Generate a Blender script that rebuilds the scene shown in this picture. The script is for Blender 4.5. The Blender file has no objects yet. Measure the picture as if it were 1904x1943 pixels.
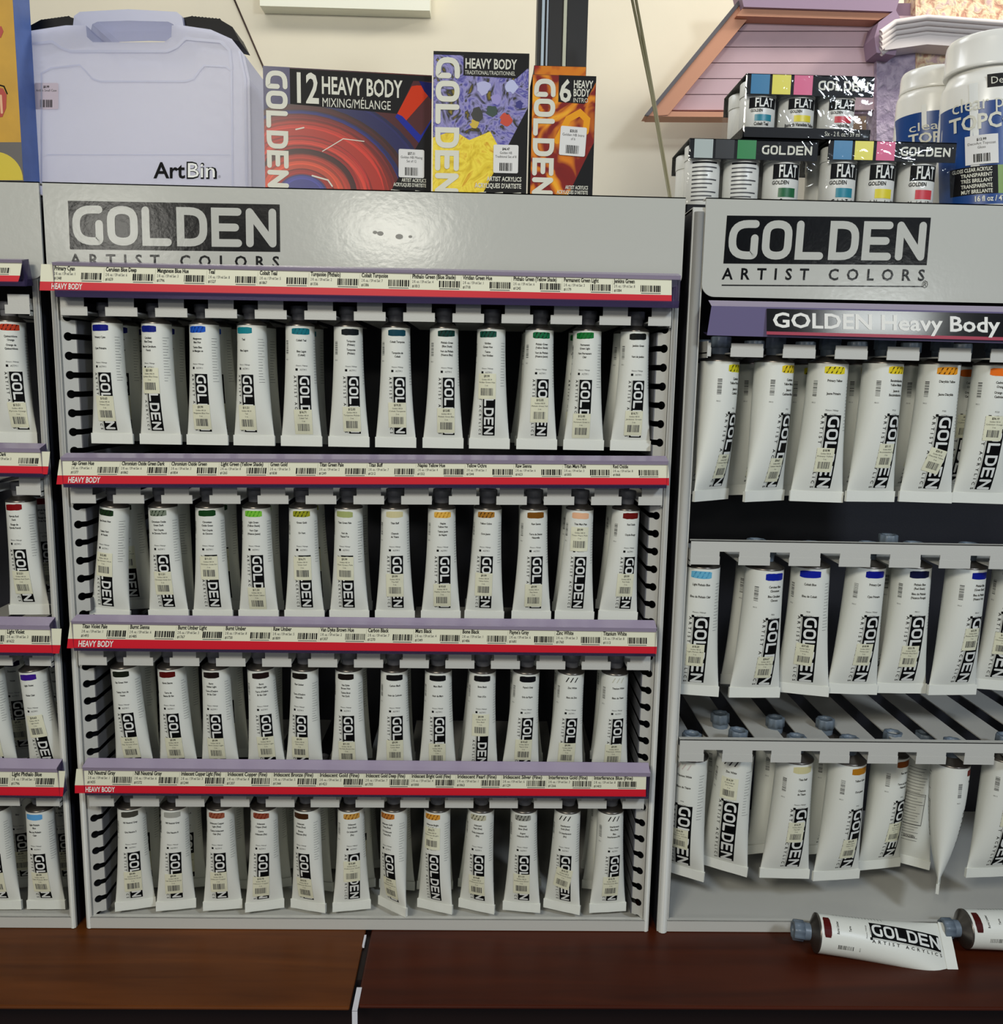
import bpy, math, random
from mathutils import Vector, Matrix
random.seed(7)
PI = math.pi
S = bpy.context.scene
COL = S.collection

# ------------------------------------------------------------------ camera
FPX = 1690.0
CAM = Vector((0.4671, -0.9878, 0.6663)); ROLL, PITCH, YAW = 0.0198, 0.1543, 0.0227
_cy, _sy = math.cos(YAW), math.sin(YAW)
FWD = Vector((_sy*math.cos(PITCH), _cy*math.cos(PITCH), -math.sin(PITCH)))
_R0 = Vector((_cy, -_sy, 0)); _U0 = _R0.cross(FWD)
RGT = math.cos(ROLL)*_R0 + math.sin(ROLL)*_U0
UPV = RGT.cross(FWD)
cd = bpy.data.cameras.new('camera'); cam = bpy.data.objects.new('camera', cd); COL.objects.link(cam)
cam.matrix_world = Matrix(((RGT.x, UPV.x, -FWD.x, CAM.x), (RGT.y, UPV.y, -FWD.y, CAM.y), (RGT.z, UPV.z, -FWD.z, CAM.z), (0, 0, 0, 1)))
cd.sensor_fit = 'HORIZONTAL'; cd.sensor_width = 36; cd.lens = FPX/1904*36; cd.clip_start = .01
S.camera = cam

def ray(px, py):
    return FWD*FPX + RGT*(px-952) - UPV*(py-971.5)
def U(px, py, Y):                       # where a sight line of the photograph meets the plane y = Y
    d = ray(px, py); p = CAM + d*((Y-CAM.y)/d.y)
    return p.x, p.z
def UZ(px, py, Z):
    d = ray(px, py); p = CAM + d*((Z-CAM.z)/d.z)
    return p.x, p.y

# ------------------------------------------------------------------ world, lights, exposure
S.view_settings.view_transform = 'Standard'; S.view_settings.look = 'None'
S.view_settings.gamma = 1; S.view_settings.use_curve_mapping = False
S.view_settings.exposure = 0.0
W = bpy.data.worlds.new('world'); S.world = W; W.use_nodes = True
_bg = W.node_tree.nodes['Background']
_bg.inputs[0].default_value = (.72, .82, 1.0, 1); _bg.inputs[1].default_value = .085

def area(name, loc, target, sx, sy, power, col=(1, 1, 1)):
    d = bpy.data.lights.new(name, 'AREA'); d.shape = 'RECTANGLE'; d.size = sx; d.size_y = sy; d.energy = power; d.color = col
    o = bpy.data.objects.new(name, d); COL.objects.link(o); o.location = loc
    o.rotation_euler = (Vector(target)-Vector(loc)).to_track_quat('-Z', 'Y').to_euler()
    return o
area('rack_key_light', (-.35, -2.1, 1.75), (.40, 0, .35), .6, .4, 29, (1, .96, .84))
area('rack_key_light', (1.75, -1.7, 1.70), (1.0, 0, .35), .3, .3, 20, (.78, .88, 1))  # added bluish lamp that gives the right rack its cool daylight tint
def mirror(px, py, Y, back):             # where a lamp stands so that a rack front shows its reflection at that photo point
    x, z = U(px, py, Y); P = Vector((x, Y, z)); d = P-CAM; t = (back+Y)/d.y
    return P+Vector((d.x, -d.y, d.z))*t
area('lamp_tube', mirror(742, 440, -.003, 2.9), (.3, 0, .8), .36, .12, 4.6, (1, .97, .85))
area('shop_window', mirror(215, 438, -.003, 2.6), (0, 0, .8), .34, .22, 2.0, (1, .97, .88))
area('shop_window', mirror(1668, 607, -.026, 2.6), (1, 0, .7), .34, .12, 2.2, (.95, 1, .98))
area('window_daylight', (.5, .62, 2.3), (.4, 1.5, .7), 3.2, .35, 15, (1, .97, .90))
area('window_daylight', (-.05, .62, 1.9), (-.05, .1, .9), .7, .4, 8, (.9, .94, 1))
area('sun_patch', (2.6, .75, 2.3), (1.75, 1.3, 1.05), .25, .25, 22, (1, .93, .8))

# ------------------------------------------------------------------ materials
def lin(c):
    r = []
    for v in c[:3]:
        v = v/255
        r.append(v/12.92 if v <= .04045 else ((v+.055)/1.055)**2.4)
    return tuple(r)+(1,)
_mc = {}
def mat(name, c, rough=.5, metal=0, bump=0, bscale=300, spec=.5, var=0, vscale=20, coat=0):
    if name in _mc: return _mc[name]
    m = bpy.data.materials.new(name); m.use_nodes = True; nt = m.node_tree; b = nt.nodes['Principled BSDF']
    b.inputs['Base Color'].default_value = lin(c); b.inputs['Roughness'].default_value = rough
    b.inputs['Metallic'].default_value = metal; b.inputs['Specular IOR Level'].default_value = spec
    b.inputs['Coat Weight'].default_value = coat; b.inputs['Coat Roughness'].default_value = .12
    tc = nt.nodes.new('ShaderNodeTexCoord')
    if bump:
        n = nt.nodes.new('ShaderNodeTexNoise'); n.inputs['Scale'].default_value = bscale; n.inputs['Detail'].default_value = 2
        nt.links.new(tc.outputs['Object'], n.inputs['Vector'])
        bp = nt.nodes.new('ShaderNodeBump'); bp.inputs['Strength'].default_value = bump; bp.inputs['Distance'].default_value = .001
        nt.links.new(n.outputs['Fac'], bp.inputs['Height']); nt.links.new(bp.outputs[0], b.inputs['Normal'])
        if coat: nt.links.new(bp.outputs[0], b.inputs['Coat Normal'])
    if var:
        n = nt.nodes.new('ShaderNodeTexNoise'); n.inputs['Scale'].default_value = vscale; n.inputs['Detail'].default_value = 5
        nt.links.new(tc.outputs['Object'], n.inputs['Vector'])
        r = nt.nodes.new('ShaderNodeValToRGB'); L = lin(c)
        r.color_ramp.elements[0].position = .3; r.color_ramp.elements[1].position = .7
        r.color_ramp.elements[0].color = tuple(x*(1-var) for x in L[:3])+(1,); r.color_ramp.elements[1].color = tuple(min(1, x*(1+var)) for x in L[:3])+(1,)
        nt.links.new(n.outputs['Fac'], r.inputs[0]); nt.links.new(r.outputs[0], b.inputs['Base Color'])
    _mc[name] = m; return m
def ramp_mat(name, stops, scale=(1, 1, 1), kind='noise', nscale=30, rough=.3, distort=1, detail=4, loc=(0, 0, 0), bump=0, rings='SPHERICAL'):
    m = bpy.data.materials.new(name); m.use_nodes = True; nt = m.node_tree; b = nt.nodes['Principled BSDF']
    b.inputs['Roughness'].default_value = max(rough, .42); b.inputs['Specular IOR Level'].default_value = .25
    tc = nt.nodes.new('ShaderNodeTexCoord'); mp = nt.nodes.new('ShaderNodeMapping')
    mp.inputs['Scale'].default_value = scale; mp.inputs['Location'].default_value = loc
    nt.links.new(tc.outputs['Object'], mp.inputs[0])
    if kind == 'noise':
        n = nt.nodes.new('ShaderNodeTexNoise'); n.inputs['Scale'].default_value = nscale; n.inputs['Distortion'].default_value = distort; n.inputs['Detail'].default_value = detail; out = n.outputs['Fac']
    elif kind == 'wave':
        n = nt.nodes.new('ShaderNodeTexWave'); n.wave_type = 'RINGS'; n.rings_direction = rings
        n.inputs['Scale'].default_value = nscale; n.inputs['Distortion'].default_value = distort; n.inputs['Detail'].default_value = detail; n.inputs['Detail Scale'].default_value = 2.5; out = n.outputs['Fac']
    elif kind == 'bands':
        n = nt.nodes.new('ShaderNodeTexWave'); n.wave_type = 'BANDS'; n.bands_direction = 'X'
        n.inputs['Scale'].default_value = nscale; n.inputs['Distortion'].default_value = distort; n.inputs['Detail'].default_value = detail; out = n.outputs['Fac']
    else:
        n = nt.nodes.new('ShaderNodeTexVoronoi'); n.inputs['Scale'].default_value = nscale
        sx = nt.nodes.new('ShaderNodeSeparateColor'); nt.links.new(n.outputs['Color'], sx.inputs[0]); out = sx.outputs[0]
    nt.links.new(mp.outputs[0], n.inputs['Vector'])
    r = nt.nodes.new('ShaderNodeValToRGB'); cr = r.color_ramp
    while len(cr.elements) < len(stops): cr.elements.new(.5)
    for e, (p, c) in zip(cr.elements, stops): e.position = p; e.color = lin(c)
    nt.links.new(out, r.inputs[0]); nt.links.new(r.outputs[0], b.inputs['Base Color'])
    if bump:
        bp = nt.nodes.new('ShaderNodeBump'); bp.inputs['Strength'].default_value = bump; bp.inputs['Distance'].default_value = .01
        nt.links.new(out, bp.inputs['Height']); nt.links.new(bp.outputs[0], b.inputs['Normal'])
    return m
def clear_mat(name, tint, alpha, rough=.1, bump=0, bscale=60, trans=0, spec=.5):
    """thin plastic: part of the light passes straight through, the rest is a glossy tinted skin"""
    m = bpy.data.materials.new(name); m.use_nodes = True; nt = m.node_tree; b = nt.nodes['Principled BSDF']
    out = nt.nodes['Material Output']
    b.inputs['Base Color'].default_value = lin(tint); b.inputs['Roughness'].default_value = rough; b.inputs['Specular IOR Level'].default_value = spec
    tr = nt.nodes.new('ShaderNodeBsdfTransparent'); tr.inputs[0].default_value = tuple(.35+.65*x for x in lin(tint)[:3])+(1,)
    src = b.outputs[0]
    if trans:
        tl = nt.nodes.new('ShaderNodeBsdfTranslucent'); tl.inputs[0].default_value = lin(tint)
        mx2 = nt.nodes.new('ShaderNodeMixShader'); mx2.inputs[0].default_value = trans
        nt.links.new(b.outputs[0], mx2.inputs[1]); nt.links.new(tl.outputs[0], mx2.inputs[2]); src = mx2.outputs[0]
    mx = nt.nodes.new('ShaderNodeMixShader'); mx.inputs[0].default_value = alpha
    nt.links.new(tr.outputs[0], mx.inputs[1]); nt.links.new(src, mx.inputs[2]); nt.links.new(mx.outputs[0], out.inputs[0])
    if bump:
        tc = nt.nodes.new('ShaderNodeTexCoord'); n = nt.nodes.new('ShaderNodeTexNoise'); n.inputs['Scale'].default_value = bscale; n.inputs['Distortion'].default_value = 2
        nt.links.new(tc.outputs['Object'], n.inputs['Vector'])
        bp = nt.nodes.new('ShaderNodeBump'); bp.inputs['Strength'].default_value = bump; bp.inputs['Distance'].default_value = .004
        nt.links.new(n.outputs['Fac'], bp.inputs['Height']); nt.links.new(bp.outputs[0], b.inputs['Normal'])
    return m

M_METAL = mat('rack_enamel', (196, 195, 188), .42, 0, .12, 900)
M_HEAD = mat('header_gloss', (190, 190, 182), .16, 0, .10, 170)
M_HEADBLK = mat('header_black', (8, 8, 9), .16, 0, .12, 170)
M_RACKSHADE = mat('rack_shade_dark', (30, 30, 38), .55, 0, .1, 500)  # shade inside the racks put into the liner and back panel colour
M_COMB = mat('comb_grey', (96, 96, 100), .5)  # slot bars, darker grey than the front enamel
M_TUBE = mat('tube_white', (226, 227, 218), .38, 0, .06, 500)
M_CRIMP = M_TUBE
M_INK = mat('ink_black', (7, 7, 8), .6, spec=.12)
M_GREYINK = mat('ink_grey', (70, 70, 72), .5)
M_LOGOW = mat('logo_white', (228, 229, 224), .4)
M_STICK = mat('sticker_paper', (226, 224, 196), .6, var=.05, vscale=90)
M_STICKW = mat('sticker_white', (222, 220, 216), .6)
M_CAP = mat('cap_grey', (112, 112, 116), .42)
M_CAPL = mat('cap_light_grey', (104, 116, 128), .38)
M_NECK = mat('neck_metal', (112, 106, 100), .32, .85)
M_PAPER = mat('label_cream', (232, 230, 204), .5)
M_RED = mat('label_red', (214, 26, 44), .4)
M_WHITE = mat('print_white', (240, 238, 230), .5)
M_BLACKPL = mat('black_plastic', (12, 12, 14), .55, spec=.2)
M_CHAN = clear_mat('purple_channel', (92, 80, 122), .5, .16)
M_CHAN2 = clear_mat('purple_channel_lit', (186, 172, 196), .8, .2)  # light on the upward band put into a paler purple plastic
M_CHAN3 = clear_mat('purple_channel_front_lit', (140, 130, 172), .62, .16)  # same purple plastic, front lighting put into a lighter tint
M_FILM = clear_mat('shrink_film', (255, 255, 255), .045, .05, .22, 38)
_b = M_FILM.node_tree.nodes['Principled BSDF']; _b.inputs['Metallic'].default_value = 1
M_CASE = clear_mat('clear_case', (244, 244, 250), .62, .28, .05, 40, .75)
M_CASE2 = clear_mat('clear_case_rim', (206, 208, 224), .80, .3, 0, 40, .5)

# ------------------------------------------------------------------ glyphs
CH = "ABCDEFGHIJKLMNOPQRSTUVWXYZabcdefghijklmnopqrstuvwxyz0123456789.,/$'-+()&#" + "\u00c9\u00c8\u00e9\u00ae:"
GL = {}
def load_glyphs():
    tmp = []
    def T(body, off):
        c = bpy.data.curves.new('g', 'FONT'); c.body = body; c.resolution_u = 2; c.offset = off
        o = bpy.data.objects.new('g', c); COL.objects.link(o); tmp.append(o); return o
    jobs = [(st, c, T(c, off), T(c+'|', 0)) for st, off in (('r', 0), ('b', .022)) for c in CH]
    sp = T('| |', 0); br = T('|', 0); bb = T('||', 0); hh = T('H', 0)
    dg = bpy.context.evaluated_depsgraph_get()
    def mesh(o):
        me = bpy.data.meshes.new_from_object(o.evaluated_get(dg)); v = [(p.co.x, p.co.y) for p in me.vertices]
        f = [tuple(p.vertices) for p in me.polygons]; bpy.data.meshes.remove(me); return v, f
    mx = lambda o: max(p[0] for p in mesh(o)[0])
    b1 = mx(br); H = max(p[1] for p in mesh(hh)[0])
    for st, c, o, o2 in jobs:
        v, f = mesh(o); GL[st+c] = ([(x/H, y/H) for x, y in v], f, (mx(o2)-b1)/H)
    GL['r '] = GL['b '] = ([], [], (mx(sp)-mx(bb))/H)
    for o in tmp:
        c = o.data; bpy.data.objects.remove(o); bpy.data.curves.remove(c)
load_glyphs()

# GOLDEN lettering: rounded strokes in a cell .80 wide, 1 high
def rpath(pts, r, closed=False, n=6):
    out = []; N = len(pts)
    for i, p in enumerate(pts):
        rr = r[i] if isinstance(r, (list, tuple)) else r
        if (not closed and i in (0, N-1)) or rr == 0: out.append(p); continue
        a = Vector(pts[i-1]); b = Vector(p); c = Vector(pts[(i+1) % N])
        d1 = (a-b).normalized(); d2 = (c-b).normalized(); P = b+d1*rr; Q = b+d2*rr
        for k in range(n+1):
            t = k/n; out.append(tuple((1-t)**2*P + 2*t*(1-t)*b + t*t*Q))
    if closed: out.append(out[0])
    return out
GW = .66
LET = {'G': [rpath([(GW, 1), (0, 1), (0, 0), (GW, 0), (GW, .55)], [0, .45, .45, .1, 0])],
       'O': [rpath([(0, .5), (0, 1), (GW, 1), (GW, 0), (0, 0)], [0, .325, .325, .325, .325], True)],
       'L': [[(0, 1), (0, 0), (GW*.95, 0)]],
       'D': [rpath([(0, .5), (0, 1), (GW, 1), (GW, 0), (0, 0)], [0, 0, .40, .40, 0], True)],
       'E': [[(GW, 1), (0, 1), (0, 0), (GW, 0)], [(.05, .5), (GW*.88, .5)]],
       'N': [[(0, 0), (0, 1)], [(0, 1), (GW, 0)], [(GW, 0), (GW, 1)]]}
TH = .125

class MB:
    def __init__(s): s.v = []; s.f = []; s.mi = []; s.sm = []; s.mats = []
    def mid(s, m):
        if m not in s.mats: s.mats.append(m)
        return s.mats.index(m)
    def add(s, vs, fs, m, smooth=False):
        o = len(s.v); s.v += [tuple(v) for v in vs]; k = s.mid(m)
        for f in fs: s.f.append(tuple(i+o for i in f)); s.mi.append(k); s.sm.append(smooth)
    def box(s, x0, x1, y0, y1, z0, z1, m):
        s.add([(x, y, z) for z in (z0, z1) for y in (y0, y1) for x in (x0, x1)],
              [(0, 2, 3, 1), (4, 5, 7, 6), (0, 1, 5, 4), (2, 6, 7, 3), (0, 4, 6, 2), (1, 3, 7, 5)], m)
    def hexa(s, p, m):  # eight corners: bottom 4, top 4 in loop order
        s.add(p, [(3, 2, 1, 0), (4, 5, 6, 7), (0, 1, 5, 4), (1, 2, 6, 5), (2, 3, 7, 6), (3, 0, 4, 7)], m)
    def prism(s, poly, fn, d0, d1, m, smooth=False, ms=None):   # poly 2D, fn(a,b,d)->xyz
        n = len(poly); vs = [fn(a, b, d0) for a, b in poly]+[fn(a, b, d1) for a, b in poly]
        s.add(vs, [tuple(range(n)), tuple(range(2*n-1, n-1, -1))], m)
        s.add(vs, [(i, i+n, (i+1) % n+n, (i+1) % n) for i in range(n)], ms or m, smooth)
    def grid(s, fn, nu, nv, m, smooth=True, wrap=False):
        vs = [fn(i/nu, j/nv) for j in range(nv+1) for i in range(nu+(0 if wrap else 1))]
        w = nu if wrap else nu+1
        s.add(vs, [(j*w+i, j*w+(i+1) % w, (j+1)*w+(i+1) % w, (j+1)*w+i) for j in range(nv) for i in range(nu)], m, smooth)
    def lathe(s, prof, m, n=24, fn=None, lobes=0, amp=0, smooth=True, capb=True, capt=True):
        fn = fn or (lambda x, y, z: (x, y, z)); vs = []
        for r, z, *q in prof:
            a = amp if (q and q[0]) else 0
            for i in range(n):
                t = 2*PI*i/n; rr = r*(1-a*(i % 2 if lobes == 0 else (.5+.5*math.cos(lobes*t)))); vs.append(fn(rr*math.cos(t), rr*math.sin(t), z))
        s.add(vs, [(j*n+i, j*n+(i+1) % n, (j+1)*n+(i+1) % n, (j+1)*n+i) for j in range(len(prof)-1) for i in range(n)], m, smooth)
        if capb: s.add(vs[:n], [tuple(range(n-1, -1, -1))], m)
        if capt: s.add(vs[-n:], [tuple(range(n))], m)
    def pipe(s, pts, r, m, n=8):
        vs = []; P = [Vector(p) for p in pts]
        for i, p in enumerate(P):
            t = (P[min(i+1, len(P)-1)]-P[max(i-1, 0)]).normalized(); a = t.cross(Vector((0, 1, 0)) if abs(t.y) < .9 else Vector((1, 0, 0))).normalized(); b = t.cross(a)
            rr = r[i] if isinstance(r, (list, tuple)) else r
            vs += [p+a*rr*math.cos(2*PI*k/n)+b*rr*math.sin(2*PI*k/n) for k in range(n)]
        s.add(vs, [(j*n+i, j*n+(i+1) % n, (j+1)*n+(i+1) % n, (j+1)*n+i) for j in range(len(P)-1) for i in range(n)]+[tuple(range(n)), tuple(range(len(vs)-1, len(vs)-n-1, -1))], m, True)
    def build(s, name, parent=None, bevel=0, seg=2):
        me = bpy.data.meshes.new(name); me.from_pydata(s.v, [], s.f)
        for m in s.mats: me.materials.append(m)
        me.polygons.foreach_set('material_index', s.mi); me.polygons.foreach_set('use_smooth', s.sm); me.update()
        o = bpy.data.objects.new(name, me); COL.objects.link(o)
        if parent: o.parent = parent
        if bevel:
            b = o.modifiers.new('bevel', 'BEVEL'); b.width = bevel; b.segments = seg; b.limit_method = 'ANGLE'
        return o
    # flat print laid on a surface: w(u, v, n) -> xyz
    def rect(s, w, u0, v0, u1, v1, m, n=.0001, du=1, dv=1):
        vs = [w(u0+(u1-u0)*i/du, v0+(v1-v0)*j/dv, n) for j in range(dv+1) for i in range(du+1)]
        s.add(vs, [(j*(du+1)+i, j*(du+1)+i+1, (j+1)*(du+1)+i+1, (j+1)*(du+1)+i) for j in range(dv) for i in range(du)], m, du > 1)
    def poly(s, w, pts, m, n=.0001): s.add([w(u, v, n) for u, v in pts], [tuple(range(len(pts)))], m)
    def text(s, w, t, u, v, h, m, xs=.8, al='L', bold=False, n=.0002, width=None, sp=0):
        st = 'b' if bold else 'r'; t = ''.join(c if (st+c) in GL else ' ' for c in t)
        tot = sum(GL[st+c][2]+sp for c in t)-sp
        if width: xs = width/(tot*h)
        x = u-(0 if al == 'L' else tot*h*xs*(.5 if al == 'C' else 1))
        for c in t:
            gv, gf, ad = GL[st+c]
            if gv: s.add([w(x+a*h*xs, v+b*h, n) for a, b in gv], gf, m)
            x += (ad+sp)*h*xs
    def stroke(s, w, pts, r, m, n=.0002, su=1, sv=1):
        P = [Vector(p) for p in pts]; P = [p for i, p in enumerate(P) if i == 0 or (p-P[i-1]).length > 1e-6]
        Q = [P[0]]
        for a_, b_ in zip(P, P[1:]):
            k_ = max(1, int((b_-a_).length/(r*1.3))); Q += [a_.lerp(b_, j/k_) for j in range(1, k_+1)]
        P = Q
        closed = (P[0]-P[-1]).length < 1e-5
        L = []; Rr = []
        for i, p in enumerate(P):
            if closed: a = P[i-1] if i else P[-2]; b = P[i+1] if i < len(P)-1 else P[1]
            else: a = P[max(i-1, 0)]; b = P[min(i+1, len(P)-1)]
            d1 = (p-a).normalized() if (p-a).length > 1e-9 else (b-p).normalized(); d2 = (b-p).normalized() if (b-p).length > 1e-9 else d1
            nn = Vector((-(d1+d2).y, (d1+d2).x)); nn = nn.normalized() if nn.length > 1e-6 else Vector((-d1.y, d1.x))
            k = min(1/max(.35, nn.dot(Vector((-d1.y, d1.x)))), 2.2)
            L.append(p+nn*r*k); Rr.append(p-nn*r*k)
        N = len(P); vs = [w(q.x*su, q.y*sv, n) for q in L]+[w(q.x*su, q.y*sv, n) for q in Rr]
        s.add(vs, [(i, i+1, N+i+1, N+i) for i in range(N-1)], m)
        if not closed:
            for p, d in ((P[0], P[0]-P[1]), (P[-1], P[-1]-P[-2])):
                a0 = math.atan2(d.y, d.x)-PI/2
                s.add([w((p.x+r*math.cos(a0+PI*k/6))*su, (p.y+r*math.sin(a0+PI*k/6))*sv, n) for k in range(7)], [tuple(range(7))], m)
    def golden(s, w, u, v, length, h, m, n=.0002, letters='GOLDEN', rad=None):
        """letters fill `length` x `h`, strokes included"""
        k = len(letters); h1 = h/(1+2*TH); cell = (length-2*TH*h1)/(k-1+GW/(GW+.34)) ; sc = cell/(GW+.34)
        for i, c in enumerate(letters):
            for si, st in enumerate(LET[c]):
                s.stroke(w, [(u+TH*h1+i*cell+a*sc, v+TH*h1+b*h1) for a, b in st], (rad or TH)*h1, m, n+si*.00005)
    def barcode(s, w, u0, v0, u1, v1, m, n=.0002, k=14, rnd=None):
        rnd = rnd or random; x = u0; t = (u1-u0)/(k*2)
        while x < u1:
            b = t*rnd.choice((.6, 1, 1.7)); s.rect(w, x, v0, min(x+b, u1), v1, m, n); x += b+t*rnd.choice((.6, 1, 1.3))

def empty(name, loc, label=None, cat=None, group=None, rot=None):
    o = bpy.data.objects.new(name, None); COL.objects.link(o); o.location = loc; o.empty_display_size = .02
    if rot: o.rotation_euler = rot
    tag(o, label, cat, group); return o
def tag(o, label=None, cat=None, group=None, kind=None):
    if label: o['label'] = label
    if cat: o['category'] = cat
    if group: o['group'] = group
    if kind: o['kind'] = kind
    return o
def copy_tree(o, parent=None):
    c = o.copy(); COL.objects.link(c)
    if parent: c.parent = parent
    for ch in list(o.children): copy_tree(ch, c)
    return c
def flat(o, Y, sgn=-1):   # print on a vertical plane facing the camera, origin o=(x,z)
    return lambda u, v, n: (o[0]+u, Y+sgn*n, o[1]+v)

HR = .8553; WR = .680; DR = .30       # rack height, width, depth
# ------------------------------------------------------------------ setting: counter, wall, eave
XL, YF = UZ(0, 1908, 0); xs0, _ = UZ(687, 1800, 0); xs1, _ = UZ(698, 1800, 0)
def wood(name, c1, c2):
    m = ramp_mat(name, [(.25, c1), (.75, c2)], (1.2, 14, 14), 'noise', 3.0, .36, .6, 6, (.3, 0, 0)); m.node_tree.nodes['Principled BSDF'].inputs['Specular IOR Level'].default_value = .25; return m
wl = MB(); wl.box(-1.2, xs0, YF, .5, -.005, -.0005, wood('wood_left', (74, 36, 10), (112, 60, 20)))
tag(wl.build('wooden_counter', bevel=.002), 'brown wooden counter board left of the dark seam', 'counter')
wr = MB(); wr.box(xs1, 2.2, YF+.003, .5, -.005, -.0005, wood('wood_right', (54, 18, 6), (80, 31, 10)))
tag(wr.build('wooden_counter', bevel=.002), 'dark reddish brown wooden counter board right of the dark seam', 'counter')
cb = MB(); cb.box(-1.2, 2.2, YF+.05, .48, -.75, -.0055, mat('cabinet_dark', (26, 10, 6), .5)); 
tag(cb.build('counter_cabinet'), 'very dark wooden cabinet under both brown counter boards', 'cabinet')
pa = MB(); x, _ = UZ(685, 1860, 0)
pa.box(x-.0028, x+.0028, YF-.006, YF-.004, -.09, .0, mat('paper_strip', (225, 224, 230), .6)); pa.box(x-.0028, x+.0028, YF-.006, YF+.03, -.0004, .0004, mat('paper_strip', (225, 224, 230), .6))
x2, y2 = UZ(692, 1782, 0); 
pb_ = MB(); pb_.box(x2-.0012, x2+.0012, y2-.012, y2+.008, -.003, .0002, mat('paper_strip', (225, 224, 230), .6))
tag(pb_.build('paper_scrap'), 'short white scrap stuck in the counter seam just below the middle rack', 'paper scrap')
tag(pa.build('paper_strip'), 'narrow white strip hanging over the counter edge at the seam', 'paper strip')

ZB = -.1
M_WALL = mat('wall_cream', (238, 230, 208), .8, 0, .2, 60, var=.03, vscale=4)
def wallbox(name, px0, py0, px1, py1, Y, d, m, kind='structure'):
    x0, z1 = U(px0, py0, Y); x1, z0 = U(px1, py1, Y)
    b = MB(); b.box(x0, x1, Y, Y+d, z0, z1, m); return tag(b.build(name), kind=kind)
YW = 1.5
b = MB(); x0, z1 = U(-500, -250, YW); x1, _ = U(2500, 0, YW); _, zlo = U(1200, 420, YW)
b.box(x0, x1, YW, YW+.04, -.3, z1+.6, M_WALL)
tag(b.build('wall_back'), kind='structure')
# dark joint line in the wall, left of the first set box
b = MB(); ax, az = U(440, -12, YW-.004); bx, bz = U(501, 130, YW-.004)
b.pipe([(ax, YW-.004, az), (bx, YW-.004, bz)], .0022, mat('joint_dark', (70, 52, 46), .7)); tag(b.build('trim_1'), kind='structure')
# strip of luminous window sky at the top, its brightness put into white colour
b = MB(); x0, z0 = U(497, 17, YW-.03); x1, _ = U(817, 17, YW-.03)
b.box(x0, x1, YW-.05, YW-.001, z0, z0+.12, mat('sky_strip_white', (250, 250, 232), .6)); tag(b.build('sky_strip'), kind='structure')
# dark window post with light strips
pw = empty('window_post', (U(1068, 350, .55)[0], .55, 0), 'black window post with pale metal strips rising behind the small set box', 'window post')
def rel(o, root): o.parent = root; o.matrix_parent_inverse = Matrix.Translation(-Vector(root.location)); return o
x0, _ = U(1020, 60, .55); x1, zt = U(1117, 0, .55)
b = MB(); b.box(x0, x1, .55, .60, -.0, zt+.25, mat('post_black', (20, 17, 16), .5)); rel(b.build('post'), pw)
for (a, c, cc, nm) in ((1028, 1033, (190, 205, 215), 'strip'), (1037, 1040, (180, 190, 200), 'strip'), (1069, 1075, (205, 205, 180), 'strip')):
    xa, _ = U(a, 60, .548); xb, _ = U(c, 60, .548)
    b = MB(); b.box(xa, xb, .545, .55, 0, zt+.25, mat('post_strip%d' % a, cc, .4)); rel(b.build(nm), pw)
# thin strap pair
b = MB(); a = U(1196, -20, .40); c = U(1277, 375, .40)
for o in (0, .0042):
    b.pipe([(a[0]+o*1.4, .40, a[1]), (a[0]*.5+c[0]*.5+o*.6, .40, (a[1]+c[1])/2), (c[0]+o*.3, .40, c[1]-.02)], .0021, mat('strap_olive', (128, 122, 92), .6))
tag(b.build('hanging_cord'), 'pair of thin olive cords slanting down behind the gap between middle and right racks', 'cord')

# purple eave with orange trim, in front of the cream wall
YE = 1.30
M_LAV = mat('planks_lavender', (198, 170, 178), .7, 0, .25, 30, var=.06, vscale=9)
M_ORG = mat('trim_orange', (206, 148, 118), .6, 0, .1, 40)
M_PUR = mat('trim_purple', (160, 136, 160), .6)
def pp(pts, Y): return [U(px, py, Y) for px, py in pts]
def ppoly(name, pts, Y, d, m, root=None):
    b = MB(); b.prism(pp(pts, Y), lambda a, c, q: (a, q, c), Y, Y+d, m); o = b.build(name)
    if root: rel(o, root)
    return o
ev = empty('eave', (U(1450, 222, YE)[0], YE, U(1450, 222, YE)[1]), 'lavender plank eave with orange edge boards outside behind the jar packs', 'eave')
rows = [(60, 35), (90, 62), (124, 92), (158, 126), (192, 160), (210, 194)]
top = 30
for k in range(6):                                  # tongue and groove boards
    y0 = 30+k*30; y1 = y0+28.5
    fx = lambda y: 1245+(215-y)*(1440-1245)/(215-20)
    ppoly('plank', [(fx(y0), y0), (1740, y0), (1740, y1), (fx(y1), y1)], YE+.012, .012, M_LAV, ev)
ppoly('backing', [(1235, 216), (1440, 6), (1745, 6), (1745, 216)], YE+.025, .02, mat('plank_groove', (150, 124, 142), .7), ev)
ppoly('edge_board', [(1224, 219), (1236, 220), (1268, 218), (1474, -30), (1432, -30)], YE-.012, .05, M_ORG, ev)
ppoly('edge_board', [(1230, 221), (1236, 211), (1560, 214), (1560, 223)], YE-.010, .05, M_ORG, ev)
ppoly('flashing', [(1224, 218), (1232, 219), (1436, -30), (1427, -30)], YE-.016, .01, mat('flashing_grey', (96, 92, 96), .5), ev)
ppoly('beam', [(1412, 13), (1700, 22), (1668, 38), (1398, 30)], YE-.03, .06, M_ORG, ev)
ppoly('beam', [(1400, -40), (1720, -40), (1700, 22), (1412, 13)], YE-.04, .06, M_PUR, ev)
ppoly('bracket', [(1668, 42), (1700, 18), (1712, 40), (1700, 105), (1664, 100), (1660, 70)], YE-.05, .08, M_PUR, ev)
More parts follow.
